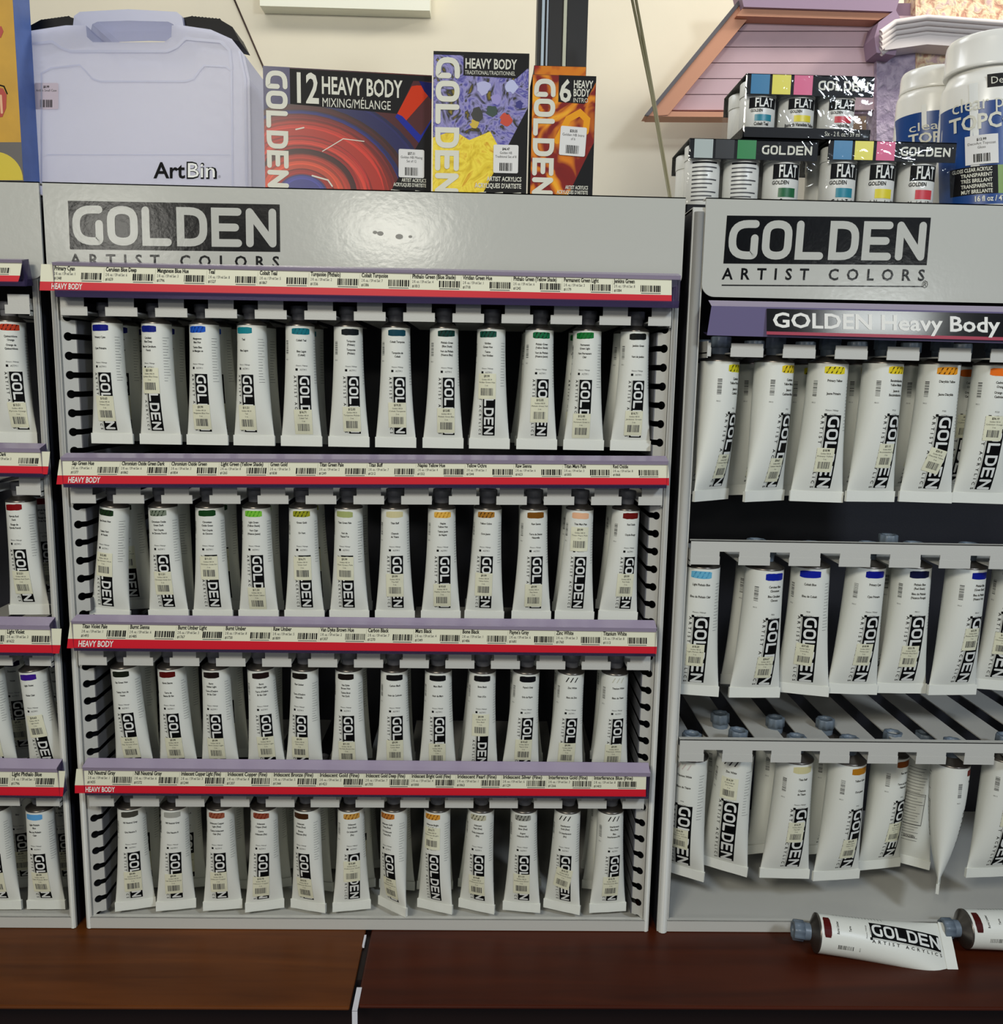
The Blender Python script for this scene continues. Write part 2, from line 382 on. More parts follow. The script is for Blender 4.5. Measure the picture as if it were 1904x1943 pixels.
M_STUC = ramp_mat('stucco', [(.35, (196, 150, 130)), (.5, (240, 222, 186)), (.65, (206, 176, 178))], (1, 1, 1), 'noise', 55, .9, .5, 3, bump=.9)
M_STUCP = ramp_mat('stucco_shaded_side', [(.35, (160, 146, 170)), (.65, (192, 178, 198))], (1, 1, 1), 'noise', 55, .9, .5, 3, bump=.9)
ppoly('wall_exterior', [(1738, -40), (2300, -40), (2300, 420), (1738, 420)], YE+.0, .06, M_STUC)['kind'] = 'structure'
ppoly('wall_side', [(1664, 90), (1737.5, 90), (1737.5, 300), (1664, 300)], YE-.002, .06, M_STUCP)['kind'] = 'structure'
co = MB(); M_COR = mat('cornice_white', (236, 228, 226), .5)
cpath = [(1672, 92), (1672, 62), (1700, 42), (1760, 33), (1904, 44), (2200, 62)]
for k in range(5):
    pts = []
    for (px, py) in cpath[1:]:
        x, z = U(px, py+k*10, YE-.08+.008*k); pts.append((x, YE-.08+.008*k, z))
    co.pipe(pts, .0065, M_COR)
x0, z0 = U(1690, 95, YE-.03)
co.prism(pp([(1680, 95), (1674, 62), (1702, 44), (1760, 36), (2200, 66), (2200, 112), (1820, 88), (1760, 84)], YE-.06), lambda a, c, q: (a, q, c), YE-.06, YE-.001, M_COR)
tag(co.build('cornice'), 'white ribbed curved cornice outside above the clear bottles', 'cornice')

# ------------------------------------------------------------------ racks
def sidepanel(root, x, name='side_panel', flange=.008, fx=1, holes=True):
    """flange faces the viewer; the comb of keyhole slots runs back from it. x = outer face, fx=+1 when the rack lies to the right"""
    b = MB()
    b.box(min(x, x+fx*flange), max(x, x+fx*flange), 0, .006, 0, HR-.012, M_METAL)
    b.pipe([(x+fx*flange*.5, .001, .0), (x+fx*flange*.5, .001, HR-.014)], flange*.42, M_METAL, 10)
    b.box(min(x, x+fx*.0015), max(x, x+fx*.0015), .004, DR, 0, HR-.01, M_RACKSHADE)
    p = .02075; nz = int((HR-.03)/p); xi = x+fx*(flange+.0005); wa, wy = .0118, .0095
    for k in range(nz):
        z0 = .012+k*p; r = .0046; s = .0031; ac = .0068; wl_ = math.hypot(wa, wy)
        poly = [(.0, 0)]+[(ac+r*math.cos(t), r*math.sin(t)) for t in [PI-(PI-.75)*i/8 for i in range(9)]]+[(wl_, s), (wl_, p-s)]
        poly += [(ac+r*math.cos(t), p-r*math.sin(t)) for t in [.75+(PI-.75)*i/8 for i in range(9)]]+[(0, p)]
        if holes: b.prism(poly, lambda a, c, q: (xi+fx*a*wa/wl_, .0035+a*wy/wl_+q, z0+c), 0, .0008, M_METAL)
        xb = xi+fx*(wa if holes else 0)
        b.box(min(xb, xb+fx*.0012), max(xb, xb+fx*.0012), .0035+wy, DR-.01, z0+s, z0+p-s, M_COMB)
    return rel(b.build(name), root)

def rail(root, x0, x1, zl, zr, pitch, first, n, lip, notch=.026, slot=.019, depth=.25, full=0, ylip=-.004):
    """hanging tray: plate bars with slots between them, upright lip notched in front of every slot. zl/zr = plate height at the two ends"""
    b = MB(); Z = lambda x: zl+(zr-zl)*(x-x0)/(x1-x0)
    edges = [x0]
    for i in range(n):
        c = first+i*pitch; edges += [c-slot/2, c+slot/2]
    edges.append(x1); edges = [min(max(e, x0), x1) for e in edges]
    for i in range(0, len(edges), 2):
        a, c = edges[i], edges[i+1]
        if c-a < .001: continue
        za, zc = Z(a), Z(c)
        b.hexa([(a, ylip, za-.0015), (c, ylip, zc-.0015), (c, depth, zc-.0015), (a, depth, za-.0015), (a, ylip, za), (c, ylip, zc), (c, depth, zc), (a, depth, za)], M_METAL)
        na = a+(notch-slot)/2 if i else a; nc = c-(notch-slot)/2 if i < len(edges)-2 else c
        b.hexa([(a, ylip-.0012, za-.0045), (c, ylip-.0012, zc-.0045), (c, ylip, zc-.0045), (a, ylip, za-.0045), (a, ylip-.0012, za+.005), (c, ylip-.0012, zc+.005), (c, ylip, zc+.005), (a, ylip, za+.005)], M_METAL)
        if nc > na:
            za, zc = Z(na), Z(nc); h = lip if not full else lip-full
            b.hexa([(na, ylip-.001, za+.004), (nc, ylip-.001, zc+.004), (nc, ylip, zc+.004), (na, ylip, za+.004), (na, ylip-.001, za+h), (nc, ylip-.001, zc+h), (nc, ylip, zc+h), (na, ylip, za+h)], M_METAL)
    if full:
        b.hexa([(x0, ylip-.001, zl+lip-full), (x1, ylip-.001, zr+lip-full), (x1, ylip, zr+lip-full), (x0, ylip, zl+lip-full), (x0, ylip-.001, zl+lip), (x1, ylip-.001, zr+lip), (x1, ylip, zr+lip), (x0, ylip, zl+lip)], M_METAL)
        b.hexa([(x0, ylip-.001, zl+lip-.001), (x1, ylip-.001, zr+lip-.001), (x1, ylip+.007, zr+lip-.001), (x0, ylip+.007, zl+lip-.001), (x0, ylip-.001, zl+lip), (x1, ylip-.001, zr+lip), (x1, ylip+.007, zr+lip), (x0, ylip+.007, zl+lip)], M_METAL)
    b.box(x0, x0+.0012, ylip, depth, zl-.006, zl+.012, M_METAL); b.box(x1-.0012, x1, ylip, depth, zr-.006, zr+.012, M_METAL)
    return rel(b.build('hanging_rail'), root)

def shell(root, x0, x1):
    b = MB(); b.box(x0+.002, x1-.002, DR-.002, DR, 0, HR-.006, M_RACKSHADE); rel(b.build('back_panel'), root)
    b = MB(); b.box(x0+.001, x1-.001, .001, DR, HR-.012, HR-.009, M_METAL); rel(b.build('top_deck'), root)
    b = MB(); b.box(x0+.009, x1-.009, .002, DR-.003, .004, .0065, M_METAL); b.box(x0+.004, x1-.004, -.001, .0005, 0, .0145, M_METAL)
    b.box(x0+.004, x1-.004, -.001, .006, .0133, .0145, M_METAL); rel(b.build('bottom_tray', bevel=.0005), root)

def header(root, x0, x1, z0, z1, r, Y=-.003):
    b = MB(); poly = [(x0, z1), (x1, z1)]
    poly += [(x1-r+r*math.cos(t), z0+r+r*math.sin(t)) for t in [-PI/2*i/8 for i in range(9)]]
    poly += [(x0+r+r*math.cos(t), z0+r+r*math.sin(t)) for t in [-PI/2-PI/2*i/8 for i in range(9)]]
    b.prism(poly, lambda a, c, q: (a, q, c), Y, Y+.0025, M_HEAD)
    b.box(x0, x1, Y, .012, z1-.0012, z1, M_METAL)
    o = rel(b.build('header_panel'), root); return o

def logo(root, hp, px, Y=-.003):
    """px: black plate corners TL, TR, BR, BL in the photograph"""
    P = [Vector((*U(a, c, Y),)) for a, c in px]
    def w(u, v, n):    # u, v in 0..1 (v up)
        q = (P[3]*(1-u)+P[2]*u)*(1-v)+(P[0]*(1-u)+P[1]*u)*v
        return (q.x, Y-n, q.y)
    b = MB(); b.rect(w, 0, 0, 1, 1, M_HEADBLK, .0003)
    k = (P[1]-P[0]).length/(P[0]-P[3]).length
    wk = lambda u, v, n: w(u/k, v, n)
    b.golden(wk, .075, .09, k-.15, .82, M_HEAD, .0006)
    s = (P[0]-P[3]).length
    b.text(wk, 'ARTIST COLORS', .0, -.33, .23, M_HEADBLK, .8, bold=True, n=.0003, width=k*.995, sp=.75)
    o = b.build('logo_print', hp); return o, wk, k

M_LINE = M_GREYINK
def label_strip(root, cor, names, Y=-.024, left_text='HEAVY BODY', dnz=-.0035):
    """cor: dict of photo pixels: chL/chR channel top ends, tL,tR cream top; bL,bR cream/red border; rL,rR red bottom. A price channel with a paper label in it."""
    g = {k: Vector(U(*p, Y)) for k, p in cor.items()}
    def w(u, v, n):    # u 0..1 along; v: 1 cream top, 0 border, -1 red bottom
        a = g['bL']*(1-u)+g['bR']*u; t = g['tL']*(1-u)+g['tR']*u; r = g['rL']*(1-u)+g['rR']*u
        q = a+(t-a)*v if v >= 0 else a+(r-a)*(-v)
        return (q.x, Y-n, q.y)
    ch = MB()
    hT = (g['chL']-g['tL']).length
    def bandq(l0, l1, r0, r1, y0, y1, m):
        ch.add([(l0.x, y0, l0.y), (r0.x, y0, r0.y), (r1.x, y1, r1.y), (l1.x, y1, l1.y)], [(0, 1, 2, 3)], m)
    dn = Vector((0, dnz))
    cl, cr = g['chL'], g['chR']; ctl = Vector((cl.x, g['tL'].y+(g['tR'].y-g['tL'].y)*0-.001)); ctr = Vector((cr.x, g['tR'].y-.001))
    crl = Vector((cl.x, g['rL'].y))+dn; crr = Vector((cr.x, g['rR'].y))+dn
    bandq(cl, (cl+ctl)/2, cr, (cr+ctr)/2, Y+.011, Y-.004, M_CHAN2)
    bandq((cl+ctl)/2, ctl, (cr+ctr)/2, ctr, Y-.004, Y-.0015, M_CHAN2)
    bandq(Vector((cl.x, g['rL'].y+.001)), crl, Vector((cr.x, g['rR'].y+.001)), crr, Y-.0012, Y+.002, M_CHAN)
    bandq(crl, crl+Vector((0, .003)), crr, crr+Vector((0, .003)), Y+.002, Y+.018, M_CHAN)
    bandq(cl, crl, cr, crr, Y+.0115, Y+.004, M_CHAN)
    b1, b2 = (cl, crl)
    for e, x in ((cr, cr.x), (cl, cl.x)):
        rr = crr if e is cr else crl
        ch.add([(x, Y-.003, e.y-.004), (x, Y+.011, e.y), (x, Y+.018, rr.y+.002), (x, Y, rr.y)], [(0, 1, 2, 3)], M_CHAN)
    co = rel(ch.build('label_channel'), root)
    pb = MB(); pb.rect(w, 0, 0, 1, 1, M_PAPER, .0, 24, 1); pb.rect(w, 0, -1, 1, 0, M_RED, .0, 24, 1)
    L = (g['bR']-g['bL']).length; hc = (g['tL']-g['bL']).length; hr = (g['rL']-g['bL']).length
    k = hc
    wm = lambda u, v, n: w(u/L, v/(hc if v >= 0 else hr), n)
    if left_text: pb.text(wm, left_text, .012, -.8*hr, .62*hr, M_WHITE, .62, bold=True, n=.0003)
    x0n = .014; p = (L-x0n-.008)/12 if len(names) == 12 else .0514
    for i, nm in enumerate(names):
        u = x0n+p*i if len(names) == 12 else L-.008-p*(len(names)-i)
        pb.text(wm, nm, u, .67*hc, .24*hc, M_INK, .62, bold=True, n=.0003, width=(p*.86 if len(nm) > 21 else None))
        pb.text(wm, '2 fl. oz. / 59 ml Ser. %d' % (1+(i*5) % 8), u, .40*hc, .16*hc, M_GREYINK, .62, n=.0003)
        pb.text(wm, '#%d' % (1000+(i*137+len(nm)*29) % 900), u, .13*hc, .17*hc, M_INK, .7, n=.0003)
        pb.barcode(wm, u+p*.53, .17*hc, u+p*.94, .56*hc, M_INK, .0003, 13)
        pb.rect(wm, u+p*.54, .06*hc, u+p*.93, .10*hc, M_GREYINK, .0003)
        if i: pb.rect(wm, u-p*.035, .08*hc, u-p*.03, .85*hc, mat('line_light', (190, 188, 168), .6), .0002)
    po = pb.build('paper_label', co)
    return co

R1 = ['Primary Cyan', 'Cerulean Blue Deep', 'Manganese Blue Hue', 'Teal', 'Cobalt Teal', 'Turquoise (Phthalo)', 'Cobalt Turquoise', 'Phthalo Green (Blue Shade)', 'Viridian Green Hue', 'Phthalo Green (Yellow Shade)', 'Permanent Green Light', 'Jenkins Green']
R2 = ['Sap Green Hue', 'Chromium Oxide Green Dark', 'Chromium Oxide Green', 'Light Green (Yellow Shade)', 'Green Gold', 'Titan Green Pale', 'Titan Buff', 'Naples Yellow Hue', 'Yellow Ochre', 'Raw Sienna', 'Titan Mars Pale', 'Red Oxide']
R3 = ['Titan Violet Pale', 'Burnt Sienna', 'Burnt Umber Light', 'Burnt Umber', 'Raw Umber', 'Van Dyke Brown Hue', 'Carbon Black', 'Mars Black', 'Bone Black', "Payne's Gray", 'Zinc White', 'Titanium White']
R4 = ['N5 Neutral Gray', 'N8 Neutral Gray', 'Iridescent Copper Light (Fine)', 'Iridescent Copper (Fine)', 'Iridescent Bronze (Fine)', 'Iridescent Gold (Fine)', 'Iridescent Gold Deep (Fine)', 'Iridescent Bright Gold (Fine)', 'Iridescent Pearl (Fine)', 'Iridescent Silver (Fine)', 'Interference Gold (Fine)', 'Interference Blue (Fine)']

# --- middle rack
mid = empty('display_rack', (WR/2, .15, 0), 'white metal paint rack in the middle with four full rows of small tubes', 'display rack')
shell(mid, 0, WR); sidepanel(mid, 0.002, fx=1, flange=.0065); sidepanel(mid, WR-.002, fx=-1, flange=.0065)
_, hz0 = U(1290, 546, -.003)
hp = header(mid, .0008, WR-.0008, hz0, HR, .012)
logo(mid, hp, [(129, 381), (531, 388), (532, 478), (133, 473)])
b = MB()
for (px, py, r) in ((722, 443, 4.2), (758, 449, 5), (779, 449, 2.5), (712, 441, 3)):      # worn smudges on the gloss
    x, z = U(px, py, -.003); b.poly(lambda u, v, n: (x+u, -.003-n, z+v), [(r*.00055*1.5*math.cos(t), r*.00055*math.sin(t)) for t in [i*PI/5 for i in range(10)]], mat('smudge', (150, 148, 140), .9), .0003)
b.build('smudge', hp)
def rail_px(root, L, R, Y=-.004, **k):
    x0, zl = U(*L, Y); x1, zr = U(*R, Y); return x0, x1, zl, zr
ROWX = {}
TY = .022
rowtops = {1: [(192, 610), (1210, 627)], 2: [(207, 962), (1192, 968)], 3: [(227, 1269), (1171, 1281)], 4: [(240, 1537), (1163, 1545)]}
for r, (L, R) in {1: ((116, 590), (1276, 611)), 2: ((135, 947), (1257, 951)), 3: ((150, 1254), (1234, 1264)), 4: ((170, 1522), (1222, 1527))}.items():
    x0, zl = U(*L, -.004); x1, zr = U(*R, -.004)
    a = U(*rowtops[r][0], TY-.016); c = U(*rowtops[r][1], TY-.016)
    rail(mid, max(x0, .0105), min(x1, WR-.0105), zl, zr, (c[0]-a[0])/11, a[0], 12, .016)
label_strip(mid, dict(chL=(101, 493), chR=(1292, 517), tL=(78, 501), tR=(1275, 529), bL=(76, 534), bR=(1275, 560), rL=(75, 551), rR=(1275, 573)), R1, dnz=-.006)
label_strip(mid, dict(chL=(117, 861), chR=(1268, 867), tL=(113, 872), tR=(1269, 880), bL=(109, 902), bR=(1270, 907), rL=(107, 919), rR=(1270, 921)), R2)
label_strip(mid, dict(chL=(137, 1171), chR=(1246, 1182), tL=(133, 1181), tR=(1247, 1197), bL=(129, 1212), bR=(1247, 1227), rL=(127, 1230), rR=(1246, 1241)), R3)
label_strip(mid, dict(chL=(158, 1446), chR=(1234, 1455), tL=(145, 1459), tR=(1227, 1471), bL=(142, 1490), bR=(1226, 1498), rL=(142, 1505), rR=(1226, 1512)), R4)

# --- left rack (its right end)
lx1 = U(91, 800, 0)[0]-.0008; lx0 = lx1-WR
lef = empty('display_rack', (lx1-.34, .15, 0), 'white metal paint rack cut off at the left edge of the photo', 'display rack')
shell(lef, lx0, lx1); sidepanel(lef, lx1-.001, fx=-1, flange=.0065, holes=False); sidepanel(lef, lx0+.001, fx=1)
hl = header(lef, lx0+.0008, U(78, 430, -.003)[0], U(60, 530, -.003)[1], HR, .014)
for r, (P, t0) in {1: ((58, 588), (4, 608)), 2: ((92, 932), (26, 952)), 3: ((105, 1256), (51, 1275)), 4: ((118, 1522), (64, 1541))}.items():
    x1, z = U(*P, -.004); tx = U(*t0, TY-.016)[0]
    rail(lef, lx0+.011, min(x1, lx1-.009), z-.001, z, .0514, tx-.0514*9, 10 if r < 3 else 10, .016)
label_strip(lef, dict(chL=(-420, 480), chR=(44, 489), tL=(-420, 490), tR=(42, 497), bL=(-420, 515), bR=(38, 523), rL=(-420, 530), rR=(34, 536)), ['Pyrrole Orange', 'Cadmium Red', 'Vermilion Hue'], left_text='')
label_strip(lef, dict(chL=(-420, 835), chR=(78, 843), tL=(-420, 850), tR=(95, 857), bL=(-420, 877), bR=(92, 885), rL=(-420, 892), rR=(90, 900)), ['Pyrrole Red', 'Alizarin', 'Red Dark'], left_text='')
label_strip(lef, dict(chL=(-420, 1170), chR=(96, 1176), tL=(-420, 1186), tR=(117, 1193), bL=(-420, 1217), bR=(115, 1224), rL=(-420, 1234), rR=(112, 1240)), ['Quinacridone', 'Dioxazine', 'Light Violet'], left_text='')
label_strip(lef, dict(chL=(-420, 1440), chR=(110, 1448), tL=(-420, 1456), tR=(124, 1463), bL=(-420, 1489), bR=(121, 1494), rL=(-420, 1504), rR=(119, 1511)), ['Blue Hue', 'Cobalt Blue', 'Light Phthalo Blue'], left_text='')

# --- right rack
rx0 = U(1294, 800, 0)[0]; rx1 = rx0+WR
rig = empty('display_rack', (rx0+.34, .15, 0), 'white metal paint rack on the right holding large tubes, cut off by the photo edge', 'display rack')
shell(rig, rx0, rx1); sidepanel(rig, rx0+.001, fx=1, flange=.0135, holes=False); sidepanel(rig, rx1-.001, fx=-1, flange=.0135)
hr_ = header(rig, U(1337, 450, -.003)[0], rx1-.001, U(1340, 563, -.003)[1], HR+.0005, .014)
lo, wk, k = logo(rig, hr_, [(1380, 409), (1767, 413), (1759, 503), (1373, 500)])
b = MB(); b.rect(wk, 0, -.47, k*.99, -.445, M_HEADBLK, .0003); b.text(wk, '\u00ae', k*.985, -.49, .15, M_HEADBLK, n=.0003); b.build('logo_line', hr_)
PR = .0575
rr = {}
for r, (Lp, full, lip, fx_) in {1: ((1342, 668), 0, .010, 1567), 2: ((1310, 1063), .0125, .0232, 1480), 3: ((1287, 1437), .0125, .0225, 1446)}.items():
    x0, z = U(*Lp, -.004); fc = U(fx_, Lp[1]-12, -.004)[0]
    while fc-PR > x0+.01: fc -= PR
    rail(rig, max(x0, rx0+.016), rx1-.012, z, z-.0005, PR, fc, 10, lip, notch=.0225, slot=.0215, full=full, depth=.10 if r == 2 else .26); rr[r] = (fc, z)
# title channel on the right rack
ch = MB(); Yc = -.022
g = {k: U(*p, Yc) for k, p in dict(tl=(1350, 568), tr=(2300, 588), ml=(1347, 582), bl=(1342, 636), br=(2300, 662), jl=(1453, 586), jr=(2300, 604), kl=(1453, 629), kr=(2300, 650), rl=(1453, 634), rr_=(2300, 655)).items()}
ch.add([(g['tl'][0], Yc+.012, g['tl'][1]), (g['tr'][0], Yc+.012, g['tr'][1]), (g['tr'][0], Yc-.003, g['tr'][1]-.007), (g['tl'][0], Yc-.003, g['tl'][1]-.007)], [(0, 1, 2, 3)], M_CHAN2)
ch.add([(g['tl'][0], Yc-.003, g['tl'][1]-.007), (g['tr'][0], Yc-.003, g['tr'][1]-.007), (g['br'][0], Yc, g['br'][1]), (g['bl'][0], Yc, g['bl'][1])], [(0, 1, 2, 3)], M_CHAN3)
ch.add([(g['bl'][0], Yc, g['bl'][1]), (g['br'][0], Yc, g['br'][1]), (g['br'][0], Yc+.018, g['br'][1]+.004), (g['bl'][0], Yc+.018, g['bl'][1]+.004)], [(0, 1, 2, 3)], M_CHAN)
co_ = rel(ch.build('label_channel'), rig)
pb = MB(); J = {k: Vector(g[k]) for k in g}
def wj(u, v, n):
    q = (J['kl']*(1-u)+J['kr']*u)*(1-v)+(J['jl']*(1-u)+J['jr']*u)*v; return (q.x, Yc-.004-n, q.y)
pb.rect(wj, 0, 0, 1, 1, mat('title_black', (16, 16, 18), .12, coat=.5), 0); pb.rect(wj, 0, -.14, 1, 0, mat('title_red', (170, 60, 80), .3), 0)
LJ = (J['kr']-J['kl']).length; hj = (J['jl']-J['kl']).length
pb.text(lambda u, v, n: wj(u/LJ, v/hj, n), 'GOLDEN Heavy Body', .006, .2*hj, .62*hj, M_WHITE, .95, bold=True, n=.0004, width=U(1893, 610, Yc)[0]-U(1462, 610, Yc)[0])
pb.build('paper_label', co_)
# ------------------------------------------------------------------ paint tubes
SZ = {'s': dict(rt=.0158, rb=.0225, L=.1335, cr=.0105, k=1.0, a0=54.5e-3, ln=64e-3, wd=14.2e-3, capr=.0103, caph=.0088, col=.0083),
      'l': dict(rt=.0218, rb=.0305, L=.159, cr=.0115, k=1.2, a0=58e-3, ln=86e-3, wd=18.6e-3, capr=.0118, caph=.0120, col=.0095)}
def surf(z, th, d, n=0):
    """point on the tube skin: d = distance below the body top"""
    Lb = z['L']-z['cr']; t = min(max(d/Lb, 0), 1)
    a = z['rt']+(z['rb']-z['rt'])*t**1.9; bb = max(z['rt']*(1-t**2.6)**.85, .0011)
    s, c = math.sin(th), math.cos(th); nx, ny = s*bb, -c*a; l = math.hypot(nx, ny) or 1
    return Vector((a*s+n*nx/l, -bb*c+n*ny/l, -d)), a
def skin(z, u0=0):
    def w(u, v, n):
        _, a = surf(z, 0, -v); return surf(z, (u+u0)/a, -v, n)[0]
    return w
CAPM = {}; NECKM = {}
def cap_mesh(sz):
    if sz in CAPM: return CAPM[sz]
    z = SZ[sz]; b = MB(); m = M_CAP if sz == 's' else M_CAPL; r = z['capr']; h = z['caph']; z0 = .0135*z['k']*.9; cr = z['col']
    b.lathe([(cr, z0-.0075, 0), (cr*1.06, z0-.001, 0), (cr*1.06, z0, 0), (r, z0, 1), (r, z0+h-.0008, 1), (r*.94, z0+h, 1), (r*.62, z0+h, 0), (r*.58, z0+h-.003, 0)], m, 32, lobes=16 if sz == 's' else 8, amp=.07 if sz == 's' else .13)
    o = b.build('cap'); me = o.data; bpy.data.objects.remove(o); CAPM[sz] = me
    b = MB(); b.lathe([(z['rt']*1.01, -.0012), (z['rt']*1.015, .0004), (z['rt']*.95, .001), (cr*.95, .0058*z['k']), (cr*.9, z0-.007)], M_NECK, 32, capb=False)
    o = b.build('neck'); me2 = o.data; bpy.data.objects.remove(o); NECKM[sz] = me2
    return me
def bodymesh(sp, sz):
    z = SZ[sz]; b = MB(); k = z['k']; Lb = z['L']-z['cr']
    b.grid(lambda i, j: surf(z, 2*PI*i, Lb*j)[0], 40, 26, M_TUBE, True, True)
    # folded flat end
    x = z['rb']+.0006
    b.grid(lambda i, j: Vector((-x+2*x*i, -.0019+.0003*math.sin(9*i), -Lb+.0012-j*(z['cr']+.0012))), 6, 1, M_CRIMP, False)
    b.grid(lambda i, j: Vector((-x+2*x*i, .0019, -Lb-j*z['cr'])), 6, 1, M_CRIMP, False)
    b.box(-x, x, -.0018, .0018, -z['L'], -Lb+.0006, M_CRIMP)
    w = skin(z, sp.get('u0', 0)); c = sp['c']; st = sp.get('st', 's'); q = random.Random(sp['n'])
    mS = mat('swatch_%d_%d_%d' % c, c, .5, spec=.15)
    hs = 7.0e-3*k; u0 = -9.3e-3*k; u1 = 10.8e-3*k; vt = -3.4e-3*k
    def blob(ua, ub, va, vb, m, n, sl=0):
        N = 8; ed = []
        for i in range(N+1):
            t = i/N; r = min(1, math.sin(PI*min(max(t, .03), .97))*2.2)
            ed.append((ua+(ub-ua)*t, (va+vb)/2, abs(va-vb)/2*(.72+.28*r)*(1+.05*q.uniform(-1, 1)), t))
        vs = []; 
        for (u, vc, h, t) in ed: vs += [w(u, vc+h+sl*t, n), w(u, vc-h+sl*t, n)]
        b.add(vs, [(2*i, 2*i+2, 2*i+3, 2*i+1) for i in range(N)], m)
    if st != 'b': blob(u0, u1, vt, vt-hs, mS, .00012, q.uniform(-.3, .8)*1e-3)
    if st in 'tb':
        cc = sp.get('c2', (16, 14, 12)); mm = mat('stroke_%d_%d_%d' % cc, cc, .5, spec=.15)
        for i in range(4 if st == 't' else 3):
            ua = u0+(u1-u0)*(.06+.21*i if st == 't' else .1+.26*i)
            b.add([w(ua, vt-hs*.92, .0002), w(ua+1.3e-3*k, vt-hs*.92, .0002), w(ua+4.4e-3*k, vt-hs*.08, .0002), w(ua+3.1e-3*k, vt-hs*.08, .0002)], [(0, 1, 2, 3)], mm)
    uc = 1.2e-3*k
    v = -17.6e-3*k
    for t in sp['e']: b.text(w, t, uc, v, 2.15e-3*k, M_INK, .74, 'C', True, .00018); v -= 3.9e-3*k
    v = min(v-3e-3*k, -29.5e-3*k) if len(sp['e'])+len(sp['f']) < 4 else v-1.5e-3*k
    for t in sp['f']: b.text(w, t, uc, v, 2.15e-3*k, M_INK, .74, 'C', True, .00018); v -= 3.9e-3*k
    b.text(w, sp.get('pg', 'Mixture / Mélange'), uc, -44.6e-3*k, 1.5e-3*k, M_GREYINK, .8, 'C', False, .00018)
    b.rect(w, uc-7.0e-3*k, -49.4e-3*k, uc-4.5e-3*k, -46.9e-3*k, M_INK, .00018, 3)
    b.text(w, 'ASTM I', uc+1.5e-3*k, -49.2e-3*k, 1.9e-3*k, M_GREYINK, .9, 'C', False, .00018)
    # logo turned on its side, reading downward
    a0 = z['a0']; ln = z['ln']; wd = z['wd']; ul = -3.4e-3*k
    wl = lambda u, v, n: w(ul+v, -(a0+u), n)
    b.rect(wl, 0, 0, ln, wd, M_INK, .00012, 20, 10)
    b.golden(wl, 1.3e-3*k, 1.7e-3*k, ln-2.6e-3*k, wd-3.4e-3*k, M_LOGOW, .00026, rad=.12)
    b.text(wl, 'ARTIST ACRYLICS', .5e-3*k, -4.6e-3*k, 2.7e-3*k, M_INK, .8, 'L', True, .00018, width=ln*.98, sp=.75)
    b.rect(wl, 0, -1.1e-3*k, ln, -.8e-3*k, M_INK, .00015, 12, 1)
    b.text(w, '2 fl. oz. / 59 ml' if sz == 's' else '5 fl. oz. / 148 ml', uc+1e-3, -(a0+ln+2.5e-3*k), 1.4e-3*k, M_INK, .85, 'C', True, .00018)
    # bar code and data round the left side
    ub = -19e-3*k
    for i in range(12):
        d = 17e-3*k+i*1.25e-3*k; b.rect(w, ub, -d-.6e-3*k*q.choice((.6, 1.1)), ub+4.2e-3*k, -d, M_INK, .00014, 3, 1)
    b.text(w, 'PB15:3', ub+2e-3*k, -38e-3*k, 1.2e-3*k, M_GREYINK, .8, 'C', False, .00018)
    ur = 17e-3*k
    for i in range(16):
        d = 16e-3*k+i*3.1e-3*k; b.rect(w, ur, -d-.35e-3*k, ur+q.uniform(4, 9)*1e-3*k, -d, M_GREYINK, .00014, 3, 1)
    wb = lambda u, v, n: (lambda p: (-p.x, -p.y, p.z))(surf(z, u/surf(z, 0, -v)[1], -v, n)[0])
    if sp.get('s') is None:
        for i in range(26):
            d = 12e-3*k+i*3.5e-3*k; b.rect(wb, -11e-3*k, -d-.5e-3*k, q.uniform(2, 10)*1e-3*k, -d, M_GREYINK, .00016, 6, 1)
        b.stroke(wb, [(-12e-3, -.05), (12e-3, -.05), (12e-3, -.095), (-12e-3, -.095), (-12e-3, -.05)], .0003, M_INK, .0002)
        b.text(wb, 'GOLDEN', 0, -.115, 3e-3, M_INK, .8, 'C', True, .0002)
    o = b.build('tube_body'); me = o.data; bpy.data.objects.remove(o); return me
def stickermesh(sp, sz):
    z = SZ[sz]; k = z['k']; b = MB(); w0 = skin(z, sp.get('u0', 0)); q = random.Random(sp['n']+'s')
    s0 = sp['s']*z['L']; hh = 28e-3; wd = 20.5e-3; tl = math.radians(sp.get('tilt', 0)); cu = sp.get('su', .8e-3)
    hh = min(hh, z['L']-z['cr']-.002-s0) if not tl else hh
    def w(u, v, n):  # centre-origin
        uu = cu+u*math.cos(tl)-v*math.sin(tl); vv = -(s0+hh/2)+u*math.sin(tl)+v*math.cos(tl)
        return w0(uu, vv, n)
    m = M_STICK
    b.rect(w, -wd/2, -hh/2, wd/2, hh/2, m, .00045, 10, 8)
    H = 28e-3; t = hh/2
    def line(s_, d, h, bold=False): 
        if d < hh-.001: b.text(w, s_, 0, t-d, h, M_INK if bold else M_GREYINK, .85, 'C', bold, .0006, width=wd*.9 if len(s_) > 12 else None)
    line('$'+sp['p'], H*.14, 2.3e-3, True); line('Golden HB %s' % sp.get('sg', 'S4'), H*.26, 1.6e-3); line(sp['n'][:18], H*.37, 1.6e-3); line('%s oz.' % ('2' if sz == 's' else '5'), H*.49, 1.6e-3)
    if hh > H*.8: b.barcode(w, -wd*.33, t-H*.86, wd*.33, t-H*.57, M_GREYINK, .0006, 12, q)
    o = b.build('price_sticker'); me = o.data; bpy.data.objects.remove(o); return me
def link(name, me, parent, label=None):
    o = bpy.data.objects.new(name, me); COL.objects.link(o); o.parent = parent
    if label: o['label'] = label
    return o
